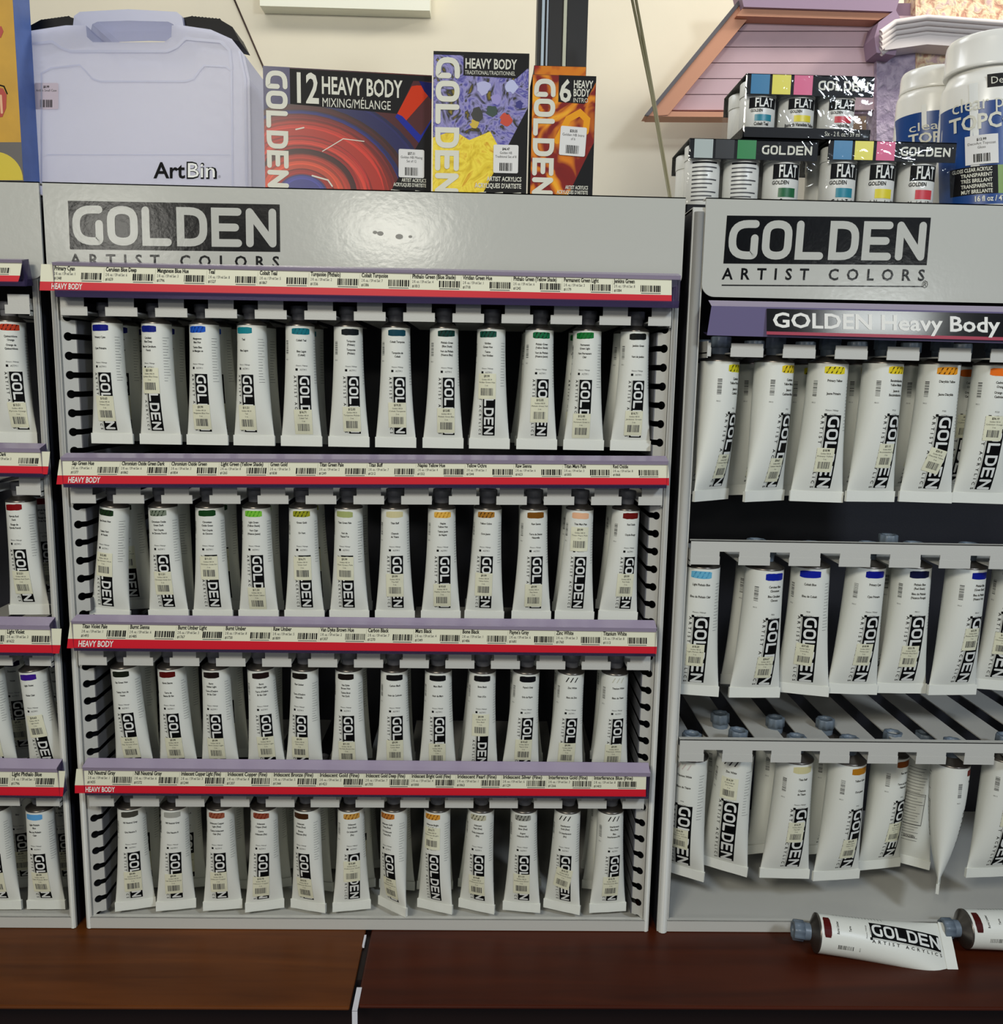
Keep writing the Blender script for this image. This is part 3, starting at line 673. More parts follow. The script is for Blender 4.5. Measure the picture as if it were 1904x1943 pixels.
def make_tube(sp, sz, loc, rot, label, group=None):
    cap_mesh(sz)
    r = empty('paint_tube', loc, label, 'paint tube', group, rot)
    link('tube_body', bodymesh(sp, sz), r); link('cap', CAPM[sz], r); link('neck', NECKM[sz], r)
    if sp.get('s') is not None: link('price_sticker', stickermesh(sp, sz), r)
    return r
def T(n, e, f, c, st, s, u0=0, p='9.99', **k):
    d = dict(n=n, e=e, f=f, c=c, st=st, s=s, u0=u0*1e-3, p=p); d.update(k); return d
BK = (14, 14, 14)
row1 = [T('Primary Cyan', ['Primary Cyan'], ['Cyan Primaire'], (8, 18, 120), 's', .60, -4, '10.63'),
 T('Cerulean Blue Deep', ['Cerulean', 'Blue Deep'], ['Bleu de Céruléum', 'Foncé'], (6, 26, 118), 's', .365, -6, '21.83'),
 T('Manganese Blue Hue', ['Manganese', 'Blue Hue'], ['Teinte Bleu', 'de Manganèse'], (20, 84, 190), 't', .66, -5, '9.99', c2=(10, 40, 120)),
 T('Teal', ['Teal'], ['Bleu Lagon'], (20, 128, 140), 's', .66, -7, '11.51'),
 T('Cobalt Teal', ['Cobalt Teal'], ['Bleu Lagon', '(Cobalt)'], (14, 112, 124), 't', .69, 3, '16.71', c2=(8, 84, 96)),
 T('Turquoise Phthalo', ['Turquoise', '(Phthalo)'], ['Turquoise', '(Phthalo)'], (8, 16, 20), 's', .66, 4, '12.05'),
 T('Cobalt Turquoise', ['Cobalt Turquoise'], ['Turquoise de', 'Cobalt'], (12, 62, 76), 's', .62, 2, '19.35'),
 T('Phthalo Green Blue Shade', ['Phthalo Green', '(Blue Shade)'], ['Vert de Phthalo', '(Nuance Bleu)'], (6, 52, 46), 't', .66, 3, '12.85', c2=BK),
 T('Viridian Green Hue', ['Viridian', 'Green Hue'], ['Teinte', 'Vert Viridien'], (14, 74, 58), 't', .37, -5, '9.99', c2=BK),
 T('Phthalo Green Yellow Shade', ['Phthalo Green', '(Yellow Shade)'], ['Vert de Phthalo', '(Nuance Jaune)'], (14, 104, 62), 't', .56, 1, '12.55', c2=BK),
 T('Permanent Green Light', ['Permanent', 'Green Light'], ['Vert Permanent', 'Clair'], (12, 112, 44), 't', .69, -5, '12.05', c2=(8, 76, 30)),
 T('Jenkins Green', ['Jenkins Green'], ['Vert de Jenkins'], (10, 12, 10), 's', .66, 1, '16.71')]
row2 = [T('Sap Green Hue', ['Sap Green Hue'], ['Teinte Vert', 'de Vessie'], (20, 48, 18), 't', .40, -6, '12.85', c2=BK),
 T('Chromium Oxide Green Dark', ['Chromium Oxide', 'Green Dark'], ['Vert Oxyde', 'de Chrome Foncé'], (120, 130, 112), 't', .56, -2, '11.51', c2=(12, 30, 10)),
 T('Chromium Oxide Green', ['Chromium', 'Oxide Green'], ['Vert Oxyde', 'de Chrome'], (14, 58, 18), 's', .42, 0, '11.51'),
 T('Light Green Yellow Shade', ['Light Green', '(Yellow Shade)'], ['Vert Clair', '(Nuance Jaune)'], (122, 190, 60), 't', .70, -1, '11.51', c2=(60, 150, 20)),
 T('Green Gold', ['Green Gold'], ['Or Vert'], (150, 152, 30), 't', .42, 0, '16.71', c2=(30, 38, 8)),
 T('Titan Green Pale', ['Titan Green Pale'], ['Vert de', 'Titane Pâle'], (162, 170, 108), 's', .42, -4, '9.99'),
 T('Titan Buff', ['Titan Buff'], ['Chamois', 'de Titane'], (206, 196, 150), 's', .57, 0, '9.99'),
 T('Naples Yellow Hue', ['Naples', 'Yellow Hue'], ['Teinte Jaune', 'de Naples'], (228, 178, 76), 't', .66, 1, '10.63', c2=(176, 120, 30)),
 T('Yellow Ochre', ['Yellow Ochre'], ['Ocre Jaune'], (168, 116, 40), 't', .56, -3, '9.99', c2=(60, 30, 10)),
 T('Raw Sienna', ['Raw Sienna'], ['Terre de Sienne', 'Naturelle'], (120, 74, 14), 's', .66, 1, '9.99'),
 T('Titan Mars Pale', ['Titan Mars Pale'], [], (230, 178, 140), 's', .15, -1, '9.99', pg=''),
 T('Red Oxide', ['Red Oxide'], ['Oxyde Rouge'], (104, 14, 10), 's', .56, 4, '9.99')]
row3 = [T('Sap Green Hue', ['Sap Green Hue'], ['Teinte Vert de', 'Vessie'], (20, 26, 14), 's', .64, -1, '12.55'),
 T('Burnt Sienna', ['Burnt Sienna'], ['Terre de', 'Sienne Brûlée'], (84, 10, 6), 's', .64, -2),
 T('Burnt Umber Light', ['Burnt', 'Umber Light'], ['Terre d\'Ombre', 'Brûlée Clair'], (26, 14, 10), 's', .64, -3),
 T('Burnt Umber Light', ['Burnt', 'Umber Light'], ['Terre d\'Ombre', 'Brûlée Clair'], (28, 14, 12), 's', .62, 2),
 T('Raw Umber', ['Raw Umber'], ['Terre d\'Ombre', 'Naturelle'], (20, 14, 8), 's', .62, -5),
 T('Van Dyke Brown Hue', ['Van Dyke', 'Brown Hue'], ['Teinte Brun', 'Van Dyck'], (20, 12, 8), 's', .66, -3, '11.51'),
 T('Carbon Black', ['Carbon Black'], ['Noir de Carbone'], BK, 's', .64, 1),
 T('Mars Black', ['Mars Black'], ['Noir de Mars'], BK, 's', .67, -1),
 T('Bone Black', ['Bone Black'], ["Noir d'Os"], BK, 's', .38, -1),
 T("Payne's Gray", ["Payne's Gray"], ['Gris de Payne'], (12, 12, 16), 's', .62, 1, '10.63'),
 T('Zinc White', ['Zinc White'], ['Blanc de Zinc'], BK, 'b', .65, 0),
 T('Titanium White', ['Titanium White'], ['Blanc de Titane'], BK, 'b', .66, 2, c2=(196, 194, 176))]
row4 = [T('N5 Neutral Gray', ['N5 Neutral Gray'], ['Gris Neutre 5'], (66, 64, 56), 's', .60, 2, yaw=-15),
 T('N8 Neutral Gray', ['N8 Neutral Gray'], ['Gris Neutre 8'], (160, 160, 150), 's', .62, .5, yaw=-12),
 T('Iridescent Copper Light', ['Iridescent Copper', 'Light (Fine)'], ['Cuivre Iridescent', 'Clair (Fin)'], (150, 84, 60), 't', .60, -2, '10.75', yaw=-8, c2=(110, 34, 14)),
 T('Iridescent Copper', ['Iridescent', 'Copper (Fine)'], ['Cuivre', 'Iridescent (Fin)'], (140, 70, 50), 't', .64, -2, '10.75', yaw=-15, c2=(104, 30, 12)),
 T('Iridescent Bronze', ['Iridescent', 'Bronze (Fine)'], ['Bronze', 'Iridescent (Fin)'], (62, 34, 12), 's', .66, -6, '10.75', yaw=16),
 T('Iridescent Gold', ['Iridescent', 'Gold (Fine)'], ['Or Iridescent', '(Fin)'], (200, 150, 70), 't', .48, 2, '15.89', yaw=-10, c2=(110, 60, 16)),
 T('Iridescent Gold Deep', ['Iridescent Gold', 'Deep (Fine)'], ['Or Iridescent', 'Foncé (Fin)'], (190, 120, 50), 't', .65, -7, '10.75', yaw=38, c2=(96, 44, 10)),
 T('Iridescent Bright Gold', ['Iridescent Bright', 'Gold (Fine)'], [], (214, 150, 54), 't', .15, -6, '16.71', yaw=20, c2=(110, 56, 10), pg=''),
 T('Iridescent Pearl', ['Iridescent', 'Pearl (Fine)'], ['Perle Iridescent', '(Fin)'], (190, 186, 160), 't', .62, -4, '10.60', yaw=18, c2=(50, 48, 40)),
 T('Iridescent Silver', ['Iridescent', 'Silver (Fine)'], ['Argent', 'Iridescent (Fin)'], (150, 150, 140), 't', .60, -3, '11.51', yaw=8, c2=BK),
 T('Interference Gold', ['Interference', 'Gold (Fine)'], ['Or Interference', '(Fin)'], BK, 'b', .54, -4, '10.75', yaw=19, tilt=-12),
 T('Interference Blue', ['Interference', 'Blue (Fine)'], ['Bleu', 'Interference (Fin)'], (214, 190, 90), 'b', .62, 2, '10.75', yaw=-6)]
RN = {1: 'top row', 2: 'second row', 3: 'third row', 4: 'bottom row'}
ORD = ['first', 'second', 'third', 'fourth', 'fifth', 'sixth', 'seventh', 'eighth', 'ninth', 'tenth', 'eleventh', 'twelfth']
cx = {1: [192, 287, 379, 471, 564, 657, 749, 842, 933, 1026, 1118, 1210], 2: [207, 299.5, 390, 480, 570, 658, 747.5, 837.5, 926.5, 1015, 1103.5, 1192.5],
      3: [226.5, 316.5, 402, 489, 573.5, 658.5, 746, 831, 916, 1000.5, 1086.5, 1171], 4: [239.5, 323, 411, 495.5, 578, 662.5, 745.5, 829, 913.5, 996.5, 1080, 1162.5]}
lean = {2: [5, -1, 0, 0, 0, 0, 0, 0, 1, 0, 1, 2], 3: [-3, -2, -1, -2, 1, 0, 0, 0, 1, 2, 2, 1], 4: [0, 1, 0, 1, -1, 0, -1, 0, 1, 0, 1, 0]}
dark = {1: [5, 6, 7], 2: [6, 7], 3: [4, 7], 4: [10]}      # lanes whose second tube is out of sight
for r, row in {1: row1, 2: row2, 3: row3, 4: row4}.items():
    (xa, ya), (xb, yb) = rowtops[r]
    for i, sp in enumerate(row):
        px = cx[r][i]; py = ya+(yb-ya)*(px-xa)/(xb-xa)
        x, z = U(px, py, TY-.0158); yw = sp.get('yaw', 0)
        sp['u0'] += .0158*math.sin(math.radians(yw))*.9
        ln = lean.get(r, [0]*12)[i]; q = random.Random(r*100+i)
        where = '%s in front in the middle rack %s' % (ORD[i], RN[r])
        ax = 0 if r == 1 else (-2.0 if r == 4 else 0)
        o = make_tube(sp, 's', (x, TY, z), (math.radians(ax), math.radians(ln), -math.radians(yw)), 'white %s tube, %s' % (sp['n'].replace(' Shade', ''), where), None)
        if i in dark[r]: continue
        for d in (range(1, 3) if r in (1, 4) and q.random() < .4 else (1,)):
            c = copy_tree(o); c.location = (x+q.uniform(-.002, .002), TY+.047*d, z-.0005)
            c.rotation_euler = (math.radians(ax), math.radians(q.uniform(-2, 2)), math.radians(q.uniform(-22, 22)))
            c['label'] = 'white tube %s behind the %s tube, middle rack %s' % ('directly' if d == 1 else 'deepest', ORD[i]+' front', RN[r])
            c['group'] = 'spare small tubes behind the front tubes of the middle rack'

# left rack tubes
for (r, px, py, sp, ln, back, lab) in [
    (1, 4, 608, T('Pyrrole Orange', ['Quinacridone', 'Orange'], ['Orange de', 'Quinacridone'], (190, 60, 30), 't', .66, 6, '13.51', c2=(60, 16, 10)), 0, 0, 'white paint tube with orange red swatch in the top row of the left rack'),
    (2, 26, 952, T('Cadmium Red Dark', ['Pyrrole Red', 'Dark'], ['Rouge de', 'Pyrrole Foncé'], (128, 10, 14), 's', .60, -3, '13.51'), -1, 1, 'white paint tube with dark red swatch in the second row of the left rack'),
    (3, 51, 1275, T('Light Violet', ['Light Violet'], ['Violet Clair'], (56, 20, 130), 's', .40, -2, '10.63', tilt=3), -5, 1, 'white Light Violet paint tube with violet swatch in the third row of the left rack'),
    (3, -35, 1274, T('Dioxazine', ['Dioxazine'], ['Violet'], (30, 10, 60), 's', .6, -2), -2, 1, 'white tube at photo edge, left of the Light Violet tube'),
    (4, 64, 1541, T('Light Phthalo Blue', ['Light Phthalo', 'Blue'], ['Bleu de Phthalo', 'Clair'], (92, 160, 214), 's', .60, -2, '9.99'), 0, 1, 'white Light Phthalo Blue tube in the bottom row of the left rack'),
    (4, -22, 1541, T('Cobalt Blue', ['Cobalt Blue'], ['Bleu'], (20, 40, 150), 's', .60, -2, '9.99'), 0, 1, 'white tube at photo edge, left of the Light Phthalo Blue tube')]:
    x, z = U(px, py, TY-.0158); o = make_tube(sp, 's', (x, TY, z), (0, math.radians(ln), 0), lab)
    if back:
        c = copy_tree(o); c.location = (x+.004, TY+.048, z); c.rotation_euler = (0, math.radians(ln), math.radians(14))
        c['label'] = 'white tube half hidden behind the %s tube, left rack' % sp['n']; c['group'] = 'spare small tubes behind the front tubes of the left rack'

# right rack: large tubes
TL = .028
def L5(px, py, sp, yaw=0, ln=0, back=0, Yo=0, lab='', ax=0):
    x, z = U(px, py, TL+Yo-.0218); sp['u0'] += .0218*math.sin(math.radians(yaw))*.0
    o = make_tube(sp, 'l', (x, TL+Yo, z), (math.radians(ax), math.radians(ln), -math.radians(yaw)), lab)
    if back:
        c = copy_tree(o); c.location = (x-.005, TL+.062, z-.001); c.rotation_euler = (0, math.radians(-ln), math.radians(10 if back == 1 else 35))
        c['label'] = 'large tube behind the front %s tube, right rack' % sp['n']; c['group'] = 'spare large tubes behind the front tubes of the right rack'
    return o
YB = (30, 26, 8)
tr = 'in the top row of the right rack'
L5(1376, 684, T('Cadmium Yellow Primrose', ['Cadmium', 'Yellow Primrose'], ['Jaune de', 'Cadmium'], (206, 196, 30), 't', .66, 2, '34.67', c2=YB, pg='PY35'), -38, 1, 1, 0, 'large tube with lime yellow swatch, leftmost '+tr)
L5(1482, 686, T('Cadmium Yellow Medium', ['Cadmium', 'Yellow Medium'], ['Jaune de', 'Cadmium Moyen'], (224, 196, 36), 't', .68, 3, '34.67', c2=YB, pg='PY37'), -28, 1, 1, 0, 'large Cadmium Yellow Medium tube, second '+tr)
L5(1587, 688, T('Primary Yellow', ['Primary Yellow'], ['Jaune Primaire'], (226, 208, 40), 't', .60, 0, '18.98', c2=(60, 52, 10)), 0, 1, 1, 0, 'large Primary Yellow tube, third '+tr)
L5(1693, 688, T('Benzimidazolone Yellow', ['Benzimidazolone', 'Yellow Medium'], ['Jaune de', 'Benzimidazolone'], (228, 200, 36), 't', .57, 5, '21.15', c2=(60, 50, 10), pg='PY154'), -10, 1, 1, 0, 'large Benzimidazolone Yellow tube, fourth '+tr)
L5(1803, 690, T('Diarylide Yellow', ['Diarylide Yellow'], ['Jaune Diarylide'], (228, 150, 30), 't', .60, -1, '24.10', c2=(80, 44, 8), tilt=-14, pg='PY83'), 0, 1, 2, 0, 'large Diarylide Yellow tube with crooked sticker '+tr)
L5(1908, 692, T('Cadmium Orange', ['Cadmium', 'Orange'], ['Orange de', 'Cadmium'], (232, 110, 20), 's', .36, -3, '36.10', pg='PO20'), 0, 1, 1, 0, 'large tube with orange swatch '+tr)
mr = 'in the second row of the right rack'
L5(1340, 1078, T('Light Phthalo Blue', ['Light Phthalo Blue'], ['Bleu de Phthalo Clair'], (104, 176, 206), 't', .58, -2, '18.20', c2=(70, 140, 180)), 8, 1, 0, -.004, 'large tube with pale sky blue swatch '+mr)
L5(1443, 1070, T('Cerulean Blue Deep', ['Cerulean Blue', 'Deep'], ['Bleu Céruléum', 'Foncé'], (8, 18, 70), 's', .62, 0, '39.39', pg='PB36'), 0, 1, 0, .05, 'shaded navy swatch tube set back '+mr)
L5(1463, 1082, T('Cerulean Blue Chromium', ['Cerulean Blue', 'Chromium'], ['Bleu Céruléum', 'Chrome'], (12, 32, 150), 's', .66, 5, '34.67', pg='PB36'), -4, 1, 0, -.010, 'large Cerulean Blue Chromium tube '+mr)
L5(1552, 1078, T('Cobalt Blue', ['Cobalt Blue'], ['Bleu de Cobalt'], (14, 28, 150), 's', .58, -2, '37.05', pg='PB28', tilt=-3), 16, 0, 0, 0, 'large Cobalt Blue tube with bent foot '+mr)
L5(1660, 1078, T('Primary Cyan', ['Primary Cyan'], ['Cyan Primaire'], (10, 18, 130), 's', .58, 2, '18.98'), -2, 2, 0, 0, 'large Primary Cyan tube '+mr)
L5(1748, 1078, T('Phthalo Blue Red Shade', ['Phthalo Blue', '(Red Shade)'], ['Bleu de Phthalo', '(Nuance Rouge)'], (10, 14, 54), 's', .60, 0, '23.78', pg='PB15:1'), 0, 0, 2, .006, 'large Phthalo Blue Red Shade tube '+mr)
L5(1854, 1080, T('Phthalo Blue Green Shade', ['Phthalo Blue', '(Green Shade)'], ['Bleu de Phthalo', '(Nuance Vert)'], (14, 26, 130), 's', .45, 5, '23.78', pg='PB15:4'), -6, 1, 0, 0, 'large Phthalo Blue Green Shade tube '+mr)
L5(1945, 1076, T('Ultramarine Blue', ['Ultramarine', 'Blue'], ['Bleu'], (20, 30, 130), 's', .52, -8, '18.98'), 8, 1, 0, .02, 'large tube cut off by photo edge '+mr)
br_ = 'in the bottom row of the right rack'
L5(1318, 1445, T('Titanium White', ['Titanium White'], ['Blanc de Titane'], BK, 'b', .57, -1, '16.39', c2=(205, 190, 186), pg='PW6'), 28, 2, 0, 0, 'large Titanium White tube '+br_)
L5(1407, 1438, T('Zinc White', ['Zinc White'], ['Blanc de Zinc'], BK, 'b', .17, -1, '16.39', c2=(60, 54, 56), pg=''), 26, 3, 1, .006, 'large Zinc White tube '+br_)
L5(1521, 1450, T('Titan Buff', ['Titan Buff'], ['Chamois', 'de Titane'], (206, 198, 150), 's', .48, 3, '16.39'), 0, 1, 1, 0, 'large Titan Buff tube with beige swatch '+br_)
L5(1623, 1453, T('Yellow Ochre', ['Yellow Ochre'], ['Ocre Jaune'], (176, 116, 24), 's', .62, 6, '16.39', pg='PY43'), -8, 1, 1, 0, 'large Yellow Ochre tube with mustard swatch '+br_)
L5(1706, 1440, T('Raw Sienna', ['Raw Sienna'], ['Terre de Sienne', 'Naturelle'], (128, 66, 22), 's', .56, 6, '16.39', pg='PY43'), -12, 1, 0, .045, 'large Raw Sienna tube with brown swatch '+br_)
L5(1765, 1440, T('Mars Yellow', [], [], (100, 40, 20), 's', None, 0), -155, -3, 0, .075, 'shaded tube showing its back print '+br_)
L5(1823, 1458, T('Burnt Sienna', ['Burnt Sienna'], ['Terre'], (104, 24, 14), 's', None, 0), -60, 1, 0, 0, 'tube turned sideways to a thin wedge '+br_)
L5(1925, 1448, T('Transparent Iron', ['Transparent', 'Red Iron'], ['Oxyde'], (120, 30, 14), 's', .35, 3, '16.39'), -6, 1, 0, 0, 'large tube cut off by photo edge '+br_)
# two tubes lying on the counter in front of the right rack
def lying(px, py, Y, zc, turn, roll, dip, lab, sp):
    x, _ = U(px, py, Y); o = make_tube(sp, 'l', (x, Y, zc), (0, 0, 0), lab)
    dz = Vector((-math.cos(turn), math.sin(turn), dip)).normalized()      # local +z (towards the cap) in world
    n0 = Vector((0, -math.sin(roll), math.cos(roll))); n0 = (n0-dz*n0.dot(dz)).normalized()   # label side
    xx = (-n0).cross(dz).normalized()
    M = Matrix((xx, -n0, dz)).transposed().to_4x4(); o.rotation_euler = M.to_euler(); return o
lying(1549, 1757, -.034, .0222, math.radians(6), math.radians(38), .075, 'large tube lying on the counter, its whole length visible before the right rack', T('Burnt Umber', ['Burnt Umber'], ['Terre'], (80, 10, 8), 's', None, 0))
lying(1830, 1755, -.028, .0245, math.radians(0), math.radians(38), .02, 'large tube lying at the photo edge, its cap over the other lying tube', T('Burnt Umber Dark', ['Burnt Umber'], ['Terre'], (70, 14, 10), 's', None, 0))

# ------------------------------------------------------------------ things standing on top of the racks
ZD = HR-.009
def rot_loc(pl, pr, Yl):
    """front top edge through two photo points with its left end at depth Yl: returns origin (bottom left front), width, height, turn"""
    xl, zl = U(*pl, Yl); best = None
    for i in range(-60, 121):
        Y = Yl+i*.001; x, z = U(*pr, Y)
        if best is None or abs(z-zl) < best[0]: best = (abs(z-zl), x, Y)
    _, xr, Yr = best
    return (xl, Yl, ZD), math.hypot(xr-xl, Yr-Yl), zl-ZD, math.atan2(Yr-Yl, xr-xl)
M_SBLK = mat('box_black', (13, 12, 14), .5, spec=.2)
M_OFFW = mat('box_offwhite', (214, 212, 196), .45)
def set_box(name, label, cat, pl, pr, Yl, depth, art, wpx, pxs, side=None, zb=0, group=None):
    loc, Wd, Hh, a = rot_loc(pl, pr, Yl)
    r = empty(name, (loc[0], loc[1], loc[2]+zb), label, cat, group, (0, 0, a)); Hh -= zb
    b = MB(); b.box(0, Wd, 0, depth, 0, Hh, side or M_SBLK); b.rect(lambda u, v, n: (u, -n, v), .0004, .0004, Wd-.0004, Hh-.0004, art, .0002)
    o = b.build('carton', r)
    s = Wd/wpx
    w = lambda u, v, n: (u*s, -n, Hh+v*s)          # u, v in photo pixels from the top left corner, v negative downward
    return r, w, Hh/s
def print_obj(b, r, name='front_print'): return b.build(name, r)
def vgolden(b, w, x0, x1, y0, y1, m, n):
    b.golden(lambda u, v, q: w(x0+v, -(y0+u), q), 0, 0, y1-y0, x1-x0, m, n, rad=.14)
def pricetag(b, w, x0, y0, x1, y1, lines, m=None, n=.0012, tilt=0, curved=False):
    cx_, cy_ = (x0+x1)/2, -(y0+y1)/2; ct, st = math.cos(tilt), math.sin(tilt)
    ww = lambda u, v, q: w(cx_+u*ct-v*st, cy_+u*st+v*ct, q); hw, hh = (x1-x0)/2, (y1-y0)/2
    pts = []
    for sx, sy, a0 in ((1, 1, 0), (-1, 1, 90), (-1, -1, 180), (1, -1, 270)):
        pts += [(sx*(hw-3)+3*math.cos(math.radians(a0+k*30)), sy*(hh-3)+3*math.sin(math.radians(a0+k*30))) for k in range(4)]
    if curved: b.rect(ww, -hw, -hh, hw, hh, m or M_STICKW, n, 12, 1)
    else: b.poly(ww, pts, m or M_STICKW, n)
    for i, t in enumerate(lines): b.text(ww, t, 0, hh*(.62-.27*i), hh*.17, M_INK if i == 0 else M_GREYINK, .8, 'C', i == 0, n+.0002, width=hw*1.7 if len(t) > 12 else None)
    b.barcode(ww, -hw*.5, -hh*.85, hw*.5, -hh*.28, M_INK, n+.0002, 11)

A1 = ramp_mat('art_red_swirl', [(0, (20, 22, 80)), (.10, (40, 50, 130)), (.22, (140, 30, 26)), (.42, (196, 46, 34)), (.60, (150, 26, 24)), (.72, (196, 60, 40)), (.86, (90, 20, 26)), (1, (30, 34, 110))], (1, 1, 1), 'wave', 2.2, .22, 5, 2, (.02, 0, .04))
r, w, hp_ = set_box('paint_set_box', 'wide red and blue swirl box reading 12 heavy body mixing', 'box', (499, 125), (820, 143), .035, .045, A1, 321, 0)
b = MB()
ringc = [(240, 30, 30, 90), (206, 70, 24, 26), (192, 34, 36, 110), (184, 120, 30, 30), (170, 168, 42, 30), (162, 190, 48, 34), (134, 176, 38, 32), (126, 196, 56, 40), (112, 150, 28, 26), (104, 60, 18, 22), (92, 170, 50, 34), (78, 206, 70, 40), (58, 150, 30, 26), (44, 60, 60, 140)]
ringc = [(a_+d_, tuple(min(255, int(v_*f_)) for v_ in (c1, c2, c3))) for a_, c1, c2, c3 in ringc for d_, f_ in ((3, .75), (0, 1.0), (-5, 1.12), (-8, .9))]
cl_ = lambda x, y: (min(max(x, 0), 321), min(max(y, -hp_+.5), -1))
b.poly(w, [(0, -1), (321, -1), (321, -hp_+.5), (0, -hp_+.5)], mat('art_maroon', (74, 20, 26), .3), .00028)
for i_, (R_, cc) in enumerate(ringc):
    pts = [cl_(72+R_*(1+.02*math.sin(i_*1.7+3*t))*math.cos(t), -232+R_*.8*math.sin(t)) for t in [2*PI*j/44 for j in range(44)]]
    b.poly(w, pts, mat('paint_%d_%d_%d' % cc, cc, .3), .0003+i_*1.2e-6)
b.poly(w, [(0, 0), (50, 0), (50, -hp_*.2), (0, -hp_*.3)], mat('art_blue', (30, 26, 84), .3), .00038)
b.poly(w, [(50, -2), (321, -2), (321, -12), (285, -12), (254, -74), (50, -66)], M_SBLK, .0004)
b.poly(w, [(292, -20), (321, -20), (321, -30), (266, -92), (254, -74), (282, -22)], mat('art_orange_red', (206, 60, 30), .2), .0004)
b.poly(w, [(254, -74), (264, -78), (300, -112), (321, -80), (321, -96), (296, -126), (250, -80)], mat('art_royal_blue', (40, 50, 150), .2), .0005)
b.poly(w, [(296, -12), (321, -14), (321, -46), (306, -30)], mat('art_navy', (26, 28, 96), .2), .0006)
b.poly(w, [(321, -84), (224, -hp_+1), (321, -hp_+1)], M_SBLK, .0007)
b.text(w, '12', 54, -62, 52, M_OFFW, .62, bold=True, n=.0008, width=51)
b.text(w, 'HEAVY BODY', 109, -44, 30, M_OFFW, .5, bold=True, n=.0008, width=154)
b.text(w, 'MIXING/M\u00c9LANGE', 110, -68, 16, M_OFFW, .6, n=.0008, width=132)
vgolden(b, w, 5, 45, 8, 221, M_OFFW, .0008)
b.text(w, 'ARTIST ACRYLICS', 311, -200, 6.5, M_OFFW, .6, 'R', True, .0009, width=48)
b.text(w, "ACRYLIQUES D'ARTISTE", 311, -209, 6.5, M_OFFW, .6, 'R', True, .0009, width=64)
for x in (243, 290): b.stroke(w, [(x, -216), (x+22, -218), (x+22, -224), (x, -226), (x, -216)], .6, M_OFFW, .0009)
b.text(w, '+', 272, -226, 8, M_OFFW, 1, bold=True, n=.0009)
b.text(w, '12 x 0.74 fl oz', 238, -236, 6, M_OFFW, .6, n=.0009); b.text(w, '2 fl oz (59 ml)', 280, -236, 6, M_OFFW, .6, n=.0009)
b.stroke(w, [(110, -150), (150, -125), (190, -128)], .8, M_OFFW, .0004); b.stroke(w, [(60, -112), (75, -108)], 1.2, M_OFFW, .0004); b.stroke(w, [(90, -196), (120, -203), (128, -214)], 1.4, M_OFFW, .0004)
print_obj(b, r); b = MB(); pricetag(b, w, 257, 139, 307, 192, ['$57.11', 'Golden HB Mixing', 'Set of 12']); b.build('price_sticker', r)

A2 = ramp_mat('art_flowers', [(0, (226, 200, 50)), (.2, (186, 160, 40)), (.36, (28, 30, 20)), (.5, (150, 144, 196)), (.64, (70, 66, 150)), (.76, (196, 196, 222)), (.88, (196, 60, 30)), (1, (90, 140, 60))], (1, 1, 1), 'noise', 34, .3, 3.5, 2)
A2b = ramp_mat('art_yellow_petals', [(0, (120, 96, 20)), (.4, (222, 190, 40)), (.55, (244, 220, 70)), (.7, (214, 160, 30)), (1, (60, 60, 20))], (1, 1, 1), 'noise', 45, .3, 2.5, 3)
r, w, hp_ = set_box('paint_set_box', 'tall black box with painted yellow and purple flowers, between the other set boxes', 'box', (823, 97), (1005, 102), .035, .045, A2, 182, 0)
b = MB(); b.poly(w, [(0, -hp_), (0, -hp_*.55), (40, -hp_*.5), (70, -hp_*.56), (110, -hp_*.5), (130, -hp_*.62), (150, -hp_*.6), (100, -hp_)], A2b, .0003)
b.poly(w, [(0, 0), (182, 0), (182, -24), (158, -45), (57, -42), (57, -6), (0, -6)], M_SBLK, .0005)
b.poly(w, [(182, -96), (84, -hp_+1), (182, -hp_+1)], M_SBLK, .0006)
for cxp, cyp, rr_, c in ((95, 62, 14, (176, 176, 214)), (150, 60, 12, (186, 190, 224)), (120, 84, 10, (150, 140, 200)), (165, 92, 8, (40, 38, 120)), (140, 120, 12, (196, 60, 30)), (85, 112, 13, (24, 26, 22)), (112, 105, 11, (30, 60, 50)), (80, 130, 9, (200, 170, 40))):
    q = random.Random(cxp); b.poly(w, [(cxp+rr_*(.7+.5*q.random())*math.cos(t), -cyp+rr_*(.7+.5*q.random())*math.sin(t)) for t in [i*PI/7 for i in range(14)]], mat('petal_%d_%d_%d' % c, c, .35), .0004+cxp*1e-7)
b.text(w, 'HEAVY BODY', 60, -29, 17, M_OFFW, .5, bold=True, n=.0008, width=98)
b.text(w, 'TRADITIONAL/TRADITIONNEL', 60, -40, 7, M_OFFW, .5, n=.0008, width=96)
vgolden(b, w, 5, 50, 11, 258, M_OFFW, .0008)
b.text(w, 'ARTIST ACRYLICS', 172, -233, 8, M_OFFW, .6, 'R', True, .0009, width=67)
b.text(w, "ACRYLIQUES D'ARTISTE", 172, -246, 8.5, M_OFFW, .6, 'R', True, .0009, width=90)
for x in (84, 117, 152): b.stroke(w, [(x, -256), (x+19, -254), (x+19, -264), (x, -262), (x, -256)], .7, M_OFFW, .0009)
for x in (105, 140): b.text(w, '+', x, -263, 8, M_OFFW, 1, bold=True, n=.0009)
print_obj(b, r); b = MB(); pricetag(b, w, 117, 166, 165, 218, ['$46.47', 'Golden HB', 'Traditional Set of 8']); b.build('price_sticker', r)

